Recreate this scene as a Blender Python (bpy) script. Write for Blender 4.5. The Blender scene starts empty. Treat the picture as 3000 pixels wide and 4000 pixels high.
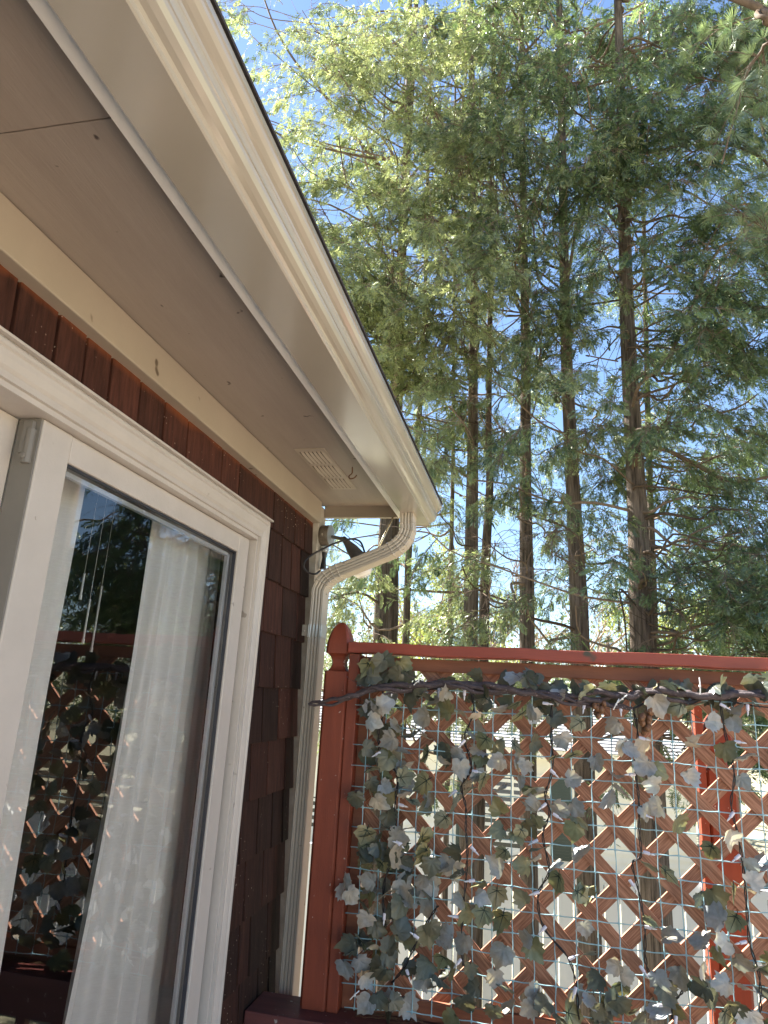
import bpy, bmesh, math, random
import numpy as np
from mathutils import Vector, Matrix, noise
rad = math.radians
C = bpy.context.scene
COL = C.collection

# ------------------------------------------------------------------ camera
FPX = 2660.0
R = np.array([[0.97669651, -0.00462937, -0.21457517],
              [0.20786357, 0.26937422, 0.94033519],
              [0.05344786, -0.96302445, 0.26405913]])   # world axes in camera axes (right, down, forward)
cam_d = bpy.data.cameras.new('camera')
cam_d.sensor_fit = 'HORIZONTAL'; cam_d.sensor_width = 36.0
cam_d.lens = FPX / 3000.0 * 36.0
cam_d.clip_start = 0.02; cam_d.clip_end = 2000
cam = bpy.data.objects.new('camera', cam_d); COL.objects.link(cam)
cam.matrix_world = Matrix(((R[0][0], -R[0][1], -R[0][2], 0), (R[1][0], -R[1][1], -R[1][2], 0),
                           (R[2][0], -R[2][1], -R[2][2], 0), (0, 0, 0, 1)))
C.camera = cam

# ------------------------------------------------------------------ world, sun, exposure
SUN_EL, SUN_AZ = 50.0, -62.0            # azimuth from +Y towards +X
w = bpy.data.worlds.new('World'); C.world = w; w.use_nodes = True
nt = w.node_tree
sky = nt.nodes.new('ShaderNodeTexSky'); sky.sky_type = 'NISHITA'; sky.sun_disc = False
sky.sun_elevation = rad(SUN_EL); sky.sun_rotation = rad(SUN_AZ % 360)
sky.air_density = 1.0; sky.dust_density = 0.1; sky.ozone_density = 3.0
nt.links.new(sky.outputs[0], nt.nodes['Background'].inputs[0])
nt.nodes['Background'].inputs[1].default_value = 0.05
sl = bpy.data.lights.new('sun', 'SUN'); sl.energy = 5.0; sl.angle = rad(0.55); sl.color = (1.0, 0.95, 0.86)
so = bpy.data.objects.new('sun', sl); COL.objects.link(so)
az, el = rad(SUN_AZ), rad(SUN_EL)
sdir = Vector((math.sin(az) * math.cos(el), math.cos(az) * math.cos(el), math.sin(el)))
so.rotation_euler = sdir.to_track_quat('Z', 'Y').to_euler()
C.view_settings.view_transform = 'Standard'; C.view_settings.look = 'None'
C.view_settings.exposure = 2.55; C.view_settings.gamma = 1.0

# ------------------------------------------------------------------ helpers
def P(x, y, Y):                      # a direction of view met with the plane y = Y
    r = R @ np.array([x - 1500.0, y - 2000.0, FPX]); r = r * (Y / r[1])
    return Vector((float(r[0]), float(Y), float(r[2])))
def PX(x, y, X):
    r = R @ np.array([x - 1500.0, y - 2000.0, FPX]); r = r * (X / r[0])
    return Vector(tuple(float(v) for v in r))

def thing(name, label, cat, loc=(0, 0, 0), group=None):
    o = bpy.data.objects.new(name, None); COL.objects.link(o); o.location = loc
    o.empty_display_size = 0.1
    o['label'] = label; o['category'] = cat
    if group: o['group'] = group
    return o
def tag(o, label, cat, group=None):
    o['label'] = label; o['category'] = cat
    if group: o['group'] = group
    return o
def kind(o, k): o['kind'] = k; return o
def link(name, me, mat, parent=None):
    o = bpy.data.objects.new(name, me); COL.objects.link(o)
    if mat is not None: me.materials.append(mat)
    if parent is not None:
        o.parent = parent
        l = parent.location if parent.parent is None else Vector((0, 0, 0))
        o.matrix_parent_inverse = Matrix.Translation(-l) if l.length else Matrix.Identity(4)
    return o

class MB:
    """collects boxes, tubes and sheets in world coordinates and builds one mesh"""
    def __init__(s): s.v = []; s.f = []; s.t = []; s.tint = 0.5
    def add(s, vs, fs, tint=None):
        n = len(s.v); s.v.extend([tuple(v) for v in vs]); s.f.extend([tuple(i + n for i in f) for f in fs])
        s.t.extend([s.tint if tint is None else tint] * len(fs)); return s
    def box(s, x0, x1, y0, y1, z0, z1, M=None, tint=None):
        vs = [Vector(p) for p in ((x0,y0,z0),(x1,y0,z0),(x1,y1,z0),(x0,y1,z0),(x0,y0,z1),(x1,y0,z1),(x1,y1,z1),(x0,y1,z1))]
        if M is not None: vs = [M @ v for v in vs]
        return s.add(vs, [(0,3,2,1),(4,5,6,7),(0,1,5,4),(1,2,6,5),(2,3,7,6),(3,0,4,7)], tint)
    def tube(s, pts, r, n=6, r2=None, cap=True, tint=None, rough=0.0):
        pts = [Vector(p) for p in pts]; m = len(pts)
        rs = r if isinstance(r, (list, tuple)) else [r + ((r2 if r2 is not None else r) - r) * i / max(1, m - 1) for i in range(m)]
        vs = []; up = None
        for i, p in enumerate(pts):
            d = (pts[min(i + 1, m - 1)] - pts[max(i - 1, 0)])
            if d.length < 1e-9: d = Vector((0, 0, 1))
            d.normalize()
            if up is None: up = Vector((0, 0, 1)) if abs(d.z) < .9 else Vector((1, 0, 0))
            a = d.cross(up)
            if a.length < 1e-6: a = d.orthogonal()
            a.normalize(); b = d.cross(a); up = -b if False else up
            for k in range(n):
                an = 2 * math.pi * k / n
                rr = rs[i] * (1 + (random.uniform(-rough, rough) if rough else 0))
                vs.append(p + a * (math.cos(an) * rr) + b * (math.sin(an) * rr))
        fs = [(i*n+k, i*n+(k+1) % n, (i+1)*n+(k+1) % n, (i+1)*n+k) for i in range(m-1) for k in range(n)]
        if cap: fs += [tuple(range(n - 1, -1, -1)), tuple((m-1)*n + k for k in range(n))]
        return s.add(vs, fs, tint)
    def extrude(s, prof, y0, y1, cap=True, tint=None, M=None):     # profile (x,z) closed polygon along y
        n = len(prof); vs = [Vector((x, y0, z)) for x, z in prof] + [Vector((x, y1, z)) for x, z in prof]
        if M is not None: vs = [M @ v for v in vs]
        fs = [(i, (i+1) % n, n+(i+1) % n, n+i) for i in range(n)]
        if cap: fs += [tuple(range(n-1, -1, -1)), tuple(range(n, 2*n))]
        return s.add(vs, fs, tint)
    def lathe(s, prof, n=16, M=None, tint=None):                   # profile (r,z)
        vs = []
        for r, z in prof:
            for k in range(n):
                a = 2*math.pi*k/n; vs.append(Vector((r*math.cos(a), r*math.sin(a), z)))
        if M is not None: vs = [M @ v for v in vs]
        m = len(prof)
        fs = [(i*n+k, i*n+(k+1) % n, (i+1)*n+(k+1) % n, (i+1)*n+k) for i in range(m-1) for k in range(n)]
        fs += [tuple(range(n-1, -1, -1)), tuple((m-1)*n+k for k in range(n))]
        return s.add(vs, fs, tint)
    def build(s, name, mat, parent=None, smooth=False, bevel=0.0, seg=2, tint=False, fix=True):
        me = bpy.data.meshes.new(name); me.from_pydata(s.v, [], s.f); me.update()
        if fix:
            bm = bmesh.new(); bm.from_mesh(me); bmesh.ops.recalc_face_normals(bm, faces=bm.faces); bm.to_mesh(me); bm.free()
        if tint:
            at = me.attributes.new('tint', 'FLOAT', 'FACE'); at.data.foreach_set('value', s.t)
        if smooth: me.polygons.foreach_set('use_smooth', [True]*len(me.polygons))
        o = link(name, me, mat, parent)
        if bevel:
            m = o.modifiers.new('bevel', 'BEVEL'); m.width = bevel; m.segments = seg; m.limit_method = 'ANGLE'; m.angle_limit = rad(35)
        return o

def rotM(p, rx=0, ry=0, rz=0):
    return Matrix.Translation(Vector(p)) @ Matrix.Rotation(rz, 4, 'Z') @ Matrix.Rotation(ry, 4, 'Y') @ Matrix.Rotation(rx, 4, 'X')
def frameM(p, d, up=(0, 0, 1)):                # local z along d
    d = Vector(d).normalized(); q = d.to_track_quat('Z', 'Y'); return Matrix.Translation(Vector(p)) @ q.to_matrix().to_4x4()
def smooth_path(pts, k=6):
    pts = [Vector(p) for p in pts]; out = []
    for i in range(len(pts)-1):
        p0 = pts[max(i-1, 0)]; p1 = pts[i]; p2 = pts[i+1]; p3 = pts[min(i+2, len(pts)-1)]
        for j in range(k):
            t = j/k
            out.append(0.5*((2*p1)+(p2-p0)*t+(2*p0-5*p1+4*p2-p3)*t*t+(3*p1-p0-3*p2+p3)*t**3))
    out.append(pts[-1]); return out

# ------------------------------------------------------------------ materials
def newmat(name):
    m = bpy.data.materials.new(name); m.use_nodes = True; return m, m.node_tree, m.node_tree.nodes['Principled BSDF']
def ramp(t, c0, c1, p0=0.0, p1=1.0):
    r = t.nodes.new('ShaderNodeValToRGB'); e = r.color_ramp.elements
    e[0].position = p0; e[1].position = p1; e[0].color = (*c0, 1); e[1].color = (*c1, 1); return r
def noise_n(t, scale, detail=4, rough=.6, vec=None, stretch=None):
    n = t.nodes.new('ShaderNodeTexNoise'); n.inputs['Scale'].default_value = scale; n.inputs['Detail'].default_value = detail
    n.inputs['Roughness'].default_value = rough
    tc = t.nodes.new('ShaderNodeTexCoord'); mp = t.nodes.new('ShaderNodeMapping')
    if stretch: mp.inputs['Scale'].default_value = stretch
    t.links.new(tc.outputs['Object'], mp.inputs[0]); t.links.new(mp.outputs[0], n.inputs['Vector']); return n
def bump(t, b, src, strength, dist):
    n = t.nodes.new('ShaderNodeBump'); n.inputs['Strength'].default_value = strength; n.inputs['Distance'].default_value = dist
    t.links.new(src, n.inputs['Height']); t.links.new(n.outputs[0], b.inputs['Normal']); return n
def mixc(t, fac, a, b, mode='MIX'):
    m = t.nodes.new('ShaderNodeMix'); m.data_type = 'RGBA'; m.blend_type = mode
    for s, v in ((m.inputs[0], fac), (m.inputs[6], a), (m.inputs[7], b)):
        if hasattr(v, 'links'): t.links.new(v, s)
        elif isinstance(v, (int, float)): s.default_value = v
        else: s.default_value = (*v, 1)
    return m.outputs[2]
def paint(name, c, c2=None, rough=.45, scale=6, grain=None, bs=.15, bd=.002, specks=None, spd=0.04):
    m, t, b = newmat(name)
    n = noise_n(t, scale, 6, .6, stretch=grain)
    c2 = c2 or tuple(v*.86 for v in c)
    r = ramp(t, c2, c, .3, .7); t.links.new(n.outputs[0], r.inputs[0])
    out = r.outputs[0]
    if specks:
        v = noise_n(t, specks[1], 2, .5); rr = ramp(t, (0,0,0), (1,1,1), specks[2], specks[2]+spd)
        t.links.new(v.outputs[0], rr.inputs[0]); out = mixc(t, rr.outputs[0], out, specks[0])
    t.links.new(out, b.inputs['Base Color']); b.inputs['Roughness'].default_value = rough
    n2 = noise_n(t, scale*8, 4, .6, stretch=grain); bump(t, b, n2.outputs[0], bs, bd); return m
def flat(name, c, rough=.5, metal=0.0):
    m, t, b = newmat(name); b.inputs['Base Color'].default_value = (*c, 1)
    b.inputs['Roughness'].default_value = rough; b.inputs['Metallic'].default_value = metal; return m
def tintmat(name, c0, c1, rough=.6, grain=(1,1,1), scale=20, specks=None, bs=.4, bd=.003, var=.25, topglow=None):
    """colour runs c0..c1 by the per-face tint, with grain noise"""
    m, t, b = newmat(name)
    a = t.nodes.new('ShaderNodeAttribute'); a.attribute_name = 'tint'
    r = ramp(t, c0, c1); t.links.new(a.outputs['Fac'], r.inputs[0])
    n = noise_n(t, scale, 6, .65, stretch=grain)
    rr = ramp(t, (1-var,)*3, (1+var,)*3, .3, .7); t.links.new(n.outputs[0], rr.inputs[0])
    out = mixc(t, 1.0, r.outputs[0], rr.outputs[0], 'MULTIPLY')
    if topglow:  # painted glow: blends a colour in towards the top, edge broken by noise
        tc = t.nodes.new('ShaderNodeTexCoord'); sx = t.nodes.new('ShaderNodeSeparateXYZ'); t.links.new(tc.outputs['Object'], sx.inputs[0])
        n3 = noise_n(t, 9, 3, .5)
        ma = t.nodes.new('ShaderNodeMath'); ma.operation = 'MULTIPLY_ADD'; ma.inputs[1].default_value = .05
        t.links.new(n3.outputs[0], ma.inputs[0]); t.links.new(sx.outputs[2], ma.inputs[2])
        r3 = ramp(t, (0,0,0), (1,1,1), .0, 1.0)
        mr = t.nodes.new('ShaderNodeMapRange'); mr.inputs[1].default_value = topglow[1]; mr.inputs[2].default_value = topglow[2]
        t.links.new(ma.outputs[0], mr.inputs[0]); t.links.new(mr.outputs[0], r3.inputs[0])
        out = mixc(t, r3.outputs[0], out, topglow[0])
    if specks:
        v = t.nodes.new('ShaderNodeTexVoronoi'); v.inputs['Scale'].default_value = specks[1]
        tc = t.nodes.new('ShaderNodeTexCoord'); t.links.new(tc.outputs['Object'], v.inputs['Vector'])
        r2 = ramp(t, (1,1,1), (0,0,0), .07, .12); t.links.new(v.outputs['Distance'], r2.inputs[0])
        nn = noise_n(t, 7, 2, .5); r4 = ramp(t, (0,0,0), (.8,.8,.8), .54, .64); t.links.new(nn.outputs[0], r4.inputs[0])
        mm = mixc(t, 1.0, r2.outputs[0], r4.outputs[0], 'MULTIPLY')
        out = mixc(t, mm, out, specks[0])
    t.links.new(out, b.inputs['Base Color']); b.inputs['Roughness'].default_value = rough
    n2 = noise_n(t, scale*3, 5, .7, stretch=grain); b.inputs['Specular IOR Level'].default_value = .2
    bump(t, b, n2.outputs[0], bs, bd); return m
def foliage(name, c0, c1, trans=.4, gloss=.12, rough=.4):
    m = bpy.data.materials.new(name); m.use_nodes = True; t = m.node_tree; t.nodes.clear()
    out = t.nodes.new('ShaderNodeOutputMaterial'); a = t.nodes.new('ShaderNodeAttribute'); a.attribute_name = 'tint'
    r = ramp(t, c0, c1); t.links.new(a.outputs['Fac'], r.inputs[0])
    d = t.nodes.new('ShaderNodeBsdfDiffuse'); tr = t.nodes.new('ShaderNodeBsdfTranslucent'); g = t.nodes.new('ShaderNodeBsdfGlossy')
    g.inputs['Roughness'].default_value = rough; g.inputs['Color'].default_value = (.8,.85,.8,1)
    t.links.new(r.outputs[0], d.inputs['Color'])
    hs = t.nodes.new('ShaderNodeHueSaturation'); hs.inputs['Saturation'].default_value = 1.15; hs.inputs['Value'].default_value = 1.5
    t.links.new(r.outputs[0], hs.inputs['Color']); t.links.new(hs.outputs[0], tr.inputs['Color'])
    m1 = t.nodes.new('ShaderNodeMixShader'); m1.inputs[0].default_value = trans
    t.links.new(d.outputs[0], m1.inputs[1]); t.links.new(tr.outputs[0], m1.inputs[2])
    m2 = t.nodes.new('ShaderNodeMixShader'); m2.inputs[0].default_value = gloss
    t.links.new(m1.outputs[0], m2.inputs[1]); t.links.new(g.outputs[0], m2.inputs[2]); t.links.new(m2.outputs[0], out.inputs[0]); return m

M = {}
M['trim'] = paint('door_paint', (.52, .472, .425), (.47, .425, .38), .42, 9, bs=.35, bd=.002, specks=((.30, .26, .22), 22, .725))
M['trim_side'] = paint('grey_paint', (.20, .185, .165), None, .5, 9, bs=.3)
M['frieze'] = paint('frieze_paint', (.41, .35, .275), (.375, .32, .25), .4, 5, bs=.25, bd=.002, specks=((.12, .09, .06), 16, .695))
M['soffit'] = paint('soffit_paint', (.35, .295, .245), (.30, .25, .205), .45, 4, grain=(6, .6, 6), bs=.35, bd=.002, specks=((.06, .04, .03), 24, .738))
M['fascia'] = paint('fascia_metal', (.86, .84, .78), (.76, .74, .68), .35, 14, grain=(1, .5, 1), bs=.1)
M['gutter'] = paint('gutter_enamel', (.40, .362, .295), (.385, .348, .283), .3, 3, bs=.03, bd=.001)
M['gutter'].node_tree.nodes['Principled BSDF'].inputs['Coat Weight'].default_value = 1.0
M['gutter'].node_tree.nodes['Principled BSDF'].inputs['Coat Roughness'].default_value = .14
M['gutter'].node_tree.nodes['Principled BSDF'].inputs['Coat IOR'].default_value = 2.0
M['spout'] = paint('downspout_enamel', (.47, .425, .35), (.43, .385, .315), .27, 5, bs=.05, bd=.001, specks=((.22, .19, .15), 30, .70))
M['rake'] = paint('rake_paint', (.33, .28, .22), None, .5, 8, grain=(.5, 4, 4), bs=.3)
M['corner'] = paint('corner_paint', (.55, .51, .44), (.36, .31, .25), .55, 18, bs=.5)
M['roofing'] = paint('asphalt_shingle', (.06, .05, .05), (.035, .03, .03), .9, 60, bs=.6, bd=.004)
M['shingle'] = tintmat('stained_cedar', (.018, .0105, .0085), (.072, .026, .018), .8, (2.5, 2.5, .22), 26, specks=((.75, .62, .5), 60), topglow=((.20, .058, .02), .722, .75), var=.5, bs=.7)  # orange glow under the frieze is painted into the shingle colour
M['sheath'] = flat('dark_sheathing', (.012, .010, .009), .9)
M['room'] = flat('room_wall', (.05, .045, .04), .9)
M['red'] = paint('red_stain', (.27, .058, .026), (.20, .040, .019), .5, 10, grain=(3, 3, .4), bs=.35, bd=.0025, specks=((.5, .4, .35), 60, .70))
M['redrail'] = paint('red_stain_rail', (.34, .066, .036), (.25, .048, .028), .5, 8, grain=(.35, 3, 3), bs=.4, bd=.003, specks=((.06, .055, .035), 14, .67), spd=.08)
M['brown'] = paint('brown_stain', (.30, .11, .055), (.21, .07, .036), .6, 9, grain=(.4, 4, 4), bs=.4, bd=.003)
M['ledge'] = paint('ledge_stain', (.17, .05, .042), (.11, .033, .03), .6, 12, grain=(.35, 3, 3), bs=.4, bd=.003, specks=((.4, .36, .32), 40, .69))
def lat_mat(name, sgn):
    m, t, b = newmat(name)
    tc = t.nodes.new('ShaderNodeTexCoord'); mp = t.nodes.new('ShaderNodeMapping'); mp.inputs['Rotation'].default_value = (0, sgn*math.pi/4, 0)
    t.links.new(tc.outputs['Object'], mp.inputs[0])
    mp2 = t.nodes.new('ShaderNodeMapping'); mp2.inputs['Scale'].default_value = (1, 20, 16); t.links.new(mp.outputs[0], mp2.inputs[0])
    n = t.nodes.new('ShaderNodeTexNoise'); n.inputs['Scale'].default_value = 14; n.inputs['Detail'].default_value = 6; t.links.new(mp2.outputs[0], n.inputs['Vector'])
    r = ramp(t, (.24, .092, .048), (.50, .235, .14), .35, .65); t.links.new(n.outputs[0], r.inputs[0])
    t.links.new(r.outputs[0], b.inputs['Base Color']); b.inputs['Roughness'].default_value = .6
    bump(t, b, n.outputs[0], .6, .002); return m
M['lat1'] = lat_mat('lattice_stain', 1); M['lat2'] = lat_mat('lattice_stain_front', -1)
M['net'] = flat('net_plastic', (.34, .55, .61), .35)
M['leafart'] = None
M['vein'] = flat('vein_plastic', (.012, .03, .018), .4)
M['twig'] = paint('vine_bark', (.115, .088, .09), (.05, .035, .038), .7, 60, bs=.8, bd=.003, specks=((.35, .3, .32), 120, .68))
M['wire'] = flat('wire', (.012, .010, .012), .4)
M['socket'] = flat('socket_plastic', (.72, .70, .78), .35)
M['bulb'] = flat('bulb_glass', (.75, .75, .78), .08)
M['tie'] = flat('cable_tie_plastic', (.85, .85, .82), .35)
M['berry'] = paint('berry', (.22, .10, .04), (.10, .045, .02), .45, 60, bs=.5)
M['bark'] = tintmat('cedar_bark', (.115, .088, .070), (.26, .205, .165), .85, (6, 6, .45), 9, bs=1.0, bd=.03, var=.8)
M['branch'] = tintmat('branch_bark', (.07, .048, .035), (.30, .22, .16), .8, (1, 1, 1), 20, bs=.3, var=.3)
M['white_siding'] = paint('cream_siding', (.80, .76, .65), None, .5, 2, bs=.05)
M['far_roof'] = paint('grey_shingles', (.34, .34, .35), (.25, .25, .26), .9, 12, grain=(1, 1, 1), bs=.4)
M['shutter'] = flat('shutter_paint', (.012, .03, .022), .4)
M['vinyl'] = flat('vinyl', (.80, .80, .83), .35)
M['darkglass'] = flat('dark_glass', (.02, .025, .03), .08)
M['grass'] = paint('grass', (.27, .265, .16), (.34, .30, .21), .9, 3, bs=.8, bd=.05)
M['deck'] = paint('deck_stain', (.66, .53, .42), (.58, .46, .36), .6, 10, grain=(.4, 4, 4), bs=.3)
M['oldwood'] = paint('old_wood', (.28, .20, .13), (.15, .10, .065), .8, 9, grain=(.4, 4, 4), bs=.5)
M['bronze'] = paint('weathered_metal', (.20, .17, .135), (.09, .07, .05), .5, 30, bs=.3, specks=((.5, .46, .38), 40, .66))
M['steel'] = flat('zinc', (.45, .46, .46), .35, .6)
M['screw'] = flat('screw_metal', (.38, .35, .30), .3, .7)
M['lampgrey'] = paint('lamp_grey', (.13, .12, .12), (.08, .075, .075), .45, 30, specks=((.45, .42, .36), 26, .70))
M['lampwhite'] = flat('lamp_glass', (.85, .85, .83), .15)
M['rust'] = paint('rust', (.20, .085, .03), (.09, .04, .02), .8, 60)
M['chrome'] = flat('bright_rod', (.75, .68, .5), .25, .7)
M['straw'] = flat('straw', (.22, .13, .07), .8)
M['gasket'] = flat('gasket', (.03, .03, .038), .4)
M['alu'] = flat('spacer_alu', (.62, .64, .68), .4, .0)

# curtain fabric
def curtain_mat():
    m = bpy.data.materials.new('curtain_fabric'); m.use_nodes = True; t = m.node_tree; t.nodes.clear()
    out = t.nodes.new('ShaderNodeOutputMaterial'); d = t.nodes.new('ShaderNodeBsdfDiffuse'); tr = t.nodes.new('ShaderNodeBsdfTranslucent')
    n = noise_n(t, 30, 5, .7, stretch=(1, 1, 12)); r = ramp(t, (.90, .885, .86), (.98, .975, .96), .3, .7); t.links.new(n.outputs[0], r.inputs[0])
    t.links.new(r.outputs[0], d.inputs['Color']); t.links.new(r.outputs[0], tr.inputs['Color'])
    mx = t.nodes.new('ShaderNodeMixShader'); mx.inputs[0].default_value = .08
    t.links.new(d.outputs[0], mx.inputs[1]); t.links.new(tr.outputs[0], mx.inputs[2])
    bp = t.nodes.new('ShaderNodeBump'); bp.inputs['Strength'].default_value = .3; bp.inputs['Distance'].default_value = .002
    t.links.new(n.outputs[0], bp.inputs['Height']); t.links.new(bp.outputs[0], d.inputs['Normal'])
    t.links.new(mx.outputs[0], out.inputs[0]); return m
M['curtain'] = curtain_mat()
def glass_mat():
    m = bpy.data.materials.new('double_glazing'); m.use_nodes = True; t = m.node_tree; t.nodes.clear()
    out = t.nodes.new('ShaderNodeOutputMaterial'); tr = t.nodes.new('ShaderNodeBsdfTransparent'); g = t.nodes.new('ShaderNodeBsdfGlossy')
    g.inputs['Roughness'].default_value = 0.0; g.inputs['Color'].default_value = (1, 1, 1, 1); tr.inputs['Color'].default_value = (.95, .95, .95, 1)
    fr = t.nodes.new('ShaderNodeFresnel'); fr.inputs['IOR'].default_value = 1.85
    n = noise_n(t, 2.2, 1, .3); bp = t.nodes.new('ShaderNodeBump'); bp.inputs['Strength'].default_value = .06; bp.inputs['Distance'].default_value = .01
    t.links.new(n.outputs[0], bp.inputs['Height']); t.links.new(bp.outputs[0], g.inputs['Normal'])
    mx = t.nodes.new('ShaderNodeMixShader'); t.links.new(fr.outputs[0], mx.inputs[0])
    t.links.new(tr.outputs[0], mx.inputs[1]); t.links.new(g.outputs[0], mx.inputs[2]); t.links.new(mx.outputs[0], out.inputs[0]); return m
M['glass'] = glass_mat()

# ------------------------------------------------------------------ ground and deck
GZ = -3.4
random.seed(5)
mb = MB()
gn = 40
for i in range(gn):
    for j in range(gn):
        pass
g = bmesh.new(); bmesh.ops.create_grid(g, x_segments=60, y_segments=60, size=400)
for v in g.verts: v.co.z = GZ + (0 if v.co.length < 40 else noise.noise(v.co*.02)*2.0)
me = bpy.data.meshes.new('ground'); g.to_mesh(me); g.free(); kind(link('ground', me, M['grass']), 'structure')
mb = MB()
y = -5.0; k = 0
while y < 2.62:
    mb.box(-.93, 6.5, y, y+.138, -1.54, -1.50); y += .145
kind(mb.build('deck', M['deck'], bevel=.003), 'structure')

# ------------------------------------------------------------------ house
HX = -.93
YE = 2.735
house = thing('house', 'red brown shingled house corner with beige eave, gutter and sliding glass door', 'house', (-2.5, 0, -1.5))
# backing walls round the door opening and a dark room behind it
mb = MB()
mb.box(-1.04, -.945, 2.162, YE, -3.4, .83); mb.box(-1.04, -.945, -3, 2.162, .573, .83); mb.box(-1.04, -.945, -3, .2, -3.4, .573)
mb.box(-1.04, -.945, .2, 2.162, -3.4, -1.535)
mb.box(-5.5, -1.04, YE-.1, YE-.012, -3.4, .83); mb.box(-5.5, -5.4, -3, YE-.1, -3.4, .83); mb.box(-5.4, -1.04, -3.0, -2.9, -3.4, .83)
mb.build('wall', M['sheath'], house)
mb = MB(); mb.box(-5.39, -1.045, -2.89, YE-.101, -1.55, -1.50); mb.box(-5.39, -1.045, -2.89, YE-.101, .78, .82); mb.box(-3.3, -3.2, -2.89, YE-.101, -1.50, .78)
mb.box(-3.19, -1.05, YE-.13, YE-.102, -1.5, .78)
mb.build('room', M['room'], house)
# cedar shingles
mb = MB(); rnd = random.Random(11)
def shingle(y0, y1, zt, zb, tint, bo=0.0):
    zb += bo; t0, t1 = .004, .017
    x0 = -.944; vs = [(x0, y0, zt), (x0, y1, zt), (x0, y1, zb), (x0, y0, zb),
        (x0+t0, y0, zt), (x0+t0, y1, zt), (x0+t1+rnd.uniform(-.001, .003), y1, zb+rnd.uniform(-.003, .003)), (x0+t1+rnd.uniform(-.001, .003), y0, zb)]
    mb.add(vs, [(0,1,2,3),(4,7,6,5),(0,4,5,1),(1,5,6,2),(2,6,7,3),(3,7,4,0)], tint)
c1px = [(100,1200),(270,1350),(390,1450),(495,1540),(620,1640),(725,1730),(825,1810),(970,1935),(1045,1995),(1180,2120),(1230,2170),(1290,2215)]
joints = [PX(a*.904, b*.904, HX).y for a, b in c1px]
joints = [-.5, -.2, .1, .35, .55, .72] + [j for j in joints if j > .8] 
joints = sorted(set(round(j, 3) for j in joints if j < 2.16)) + [2.262, 2.375, 2.50, 2.62, YE-.006]
for a, b in zip(joints[:-1], joints[1:]):
    shingle(a+.004, b-.004, .815, .575, rnd.uniform(.55, 1.0) if a < 2.2 else rnd.uniform(.35, .6))
zc = .578
row = 0
while zc > -3.3:
    zb = zc-.186; yy = 2.262; cuts = [2.168]
    while cuts[-1] < YE-.07: cuts.append(cuts[-1]+rnd.uniform(.085, .19))
    cuts[-1] = YE-.006
    for a, b in zip(cuts[:-1], cuts[1:]):
        if b-a < .02: continue
        shingle(a+.0055, b-.0055, zc+.02, zb, max(.05, min(1, rnd.gauss(.42-.02*row, .14))), rnd.uniform(-.004, .004))
    zc = zb; row += 1
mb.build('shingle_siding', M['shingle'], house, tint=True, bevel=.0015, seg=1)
# corner board, frieze, soffit, rake, fascia
mb = MB(); mb.box(-.955, -.912, YE+.002, 2.83, -3.4, .803); mb.box(-1.05, -.955, 2.79, 2.832, -3.4, .803); mb.build('corner_board', M['corner'], house, bevel=.002)
mb = MB(); mb.box(-.944, -.900, -3, 2.725, .716, .812); mb.build('frieze_board', M['frieze'], house, bevel=.003)
mb = MB(); mb.box(-.944, -.573, -3, .7125, .814, .826); mb.box(-.944, -.573, .7145, 2.80, .814, .826); mb.build('soffit', M['soffit'], house, bevel=.001)
mb = MB(); mb.box(-.911, -.535, 2.80, 2.822, .762, .90); mb.build('rake_board', M['rake'], house, bevel=.002)
mb = MB(); mb.box(-.572, -.538, -3, 2.798, .7575, .90)
mb.box(-.5378, -.533, -3, 2.80, .752, .80)
mb.build('fascia_board', M['fascia'], house, bevel=.0015)
# roof: thin slab with a dark shingle edge, gable end above the rake
mb = MB(); sl_ = math.tan(rad(20))
zr = lambda x: .832 + (-.387 - x)*sl_
mb.add([(-.387, -3.2, .8285), (-.387, 2.85, .8285), (-3.3, 2.87, zr(-3.3)-.012), (-3.3, -3.2, zr(-3.3)-.012),
        (-.387, -3.2, .8345), (-.387, 2.85, .8345), (-3.3, 2.87, zr(-3.3)+.014), (-3.3, -3.2, zr(-3.3)+.014)],
       [(0,1,2,3),(4,7,6,5),(0,4,5,1),(1,5,6,2),(2,6,7,3),(3,7,4,0)])
mb.add([(-3.3, -3.2, zr(-3.3)-.012), (-3.3, 2.87, zr(-3.3)-.012), (-6.2, 2.87, .836), (-6.2, -3.2, .836),
        (-3.3, -3.2, zr(-3.3)+.014), (-3.3, 2.87, zr(-3.3)+.014), (-6.2, 2.87, .86), (-6.2, -3.2, .86)],
       [(0,1,2,3),(4,7,6,5),(0,4,5,1),(1,5,6,2),(2,6,7,3),(3,7,4,0)])
mb.build('roof', M['roofing'], house)
mb = MB(); mb.add([(-.57, 2.828, .86), (-3.3, 2.828, zr(-3.3)-.02), (-6.0, 2.828, .86), (-.57, 2.85, .86), (-3.3, 2.85, zr(-3.3)-.02), (-6.0, 2.85, .86)],
                  [(0,1,2),(3,5,4),(0,3,4,1),(1,4,5,2),(2,5,3,0)]); mb.build('gable', M['rake'], house)
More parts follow.
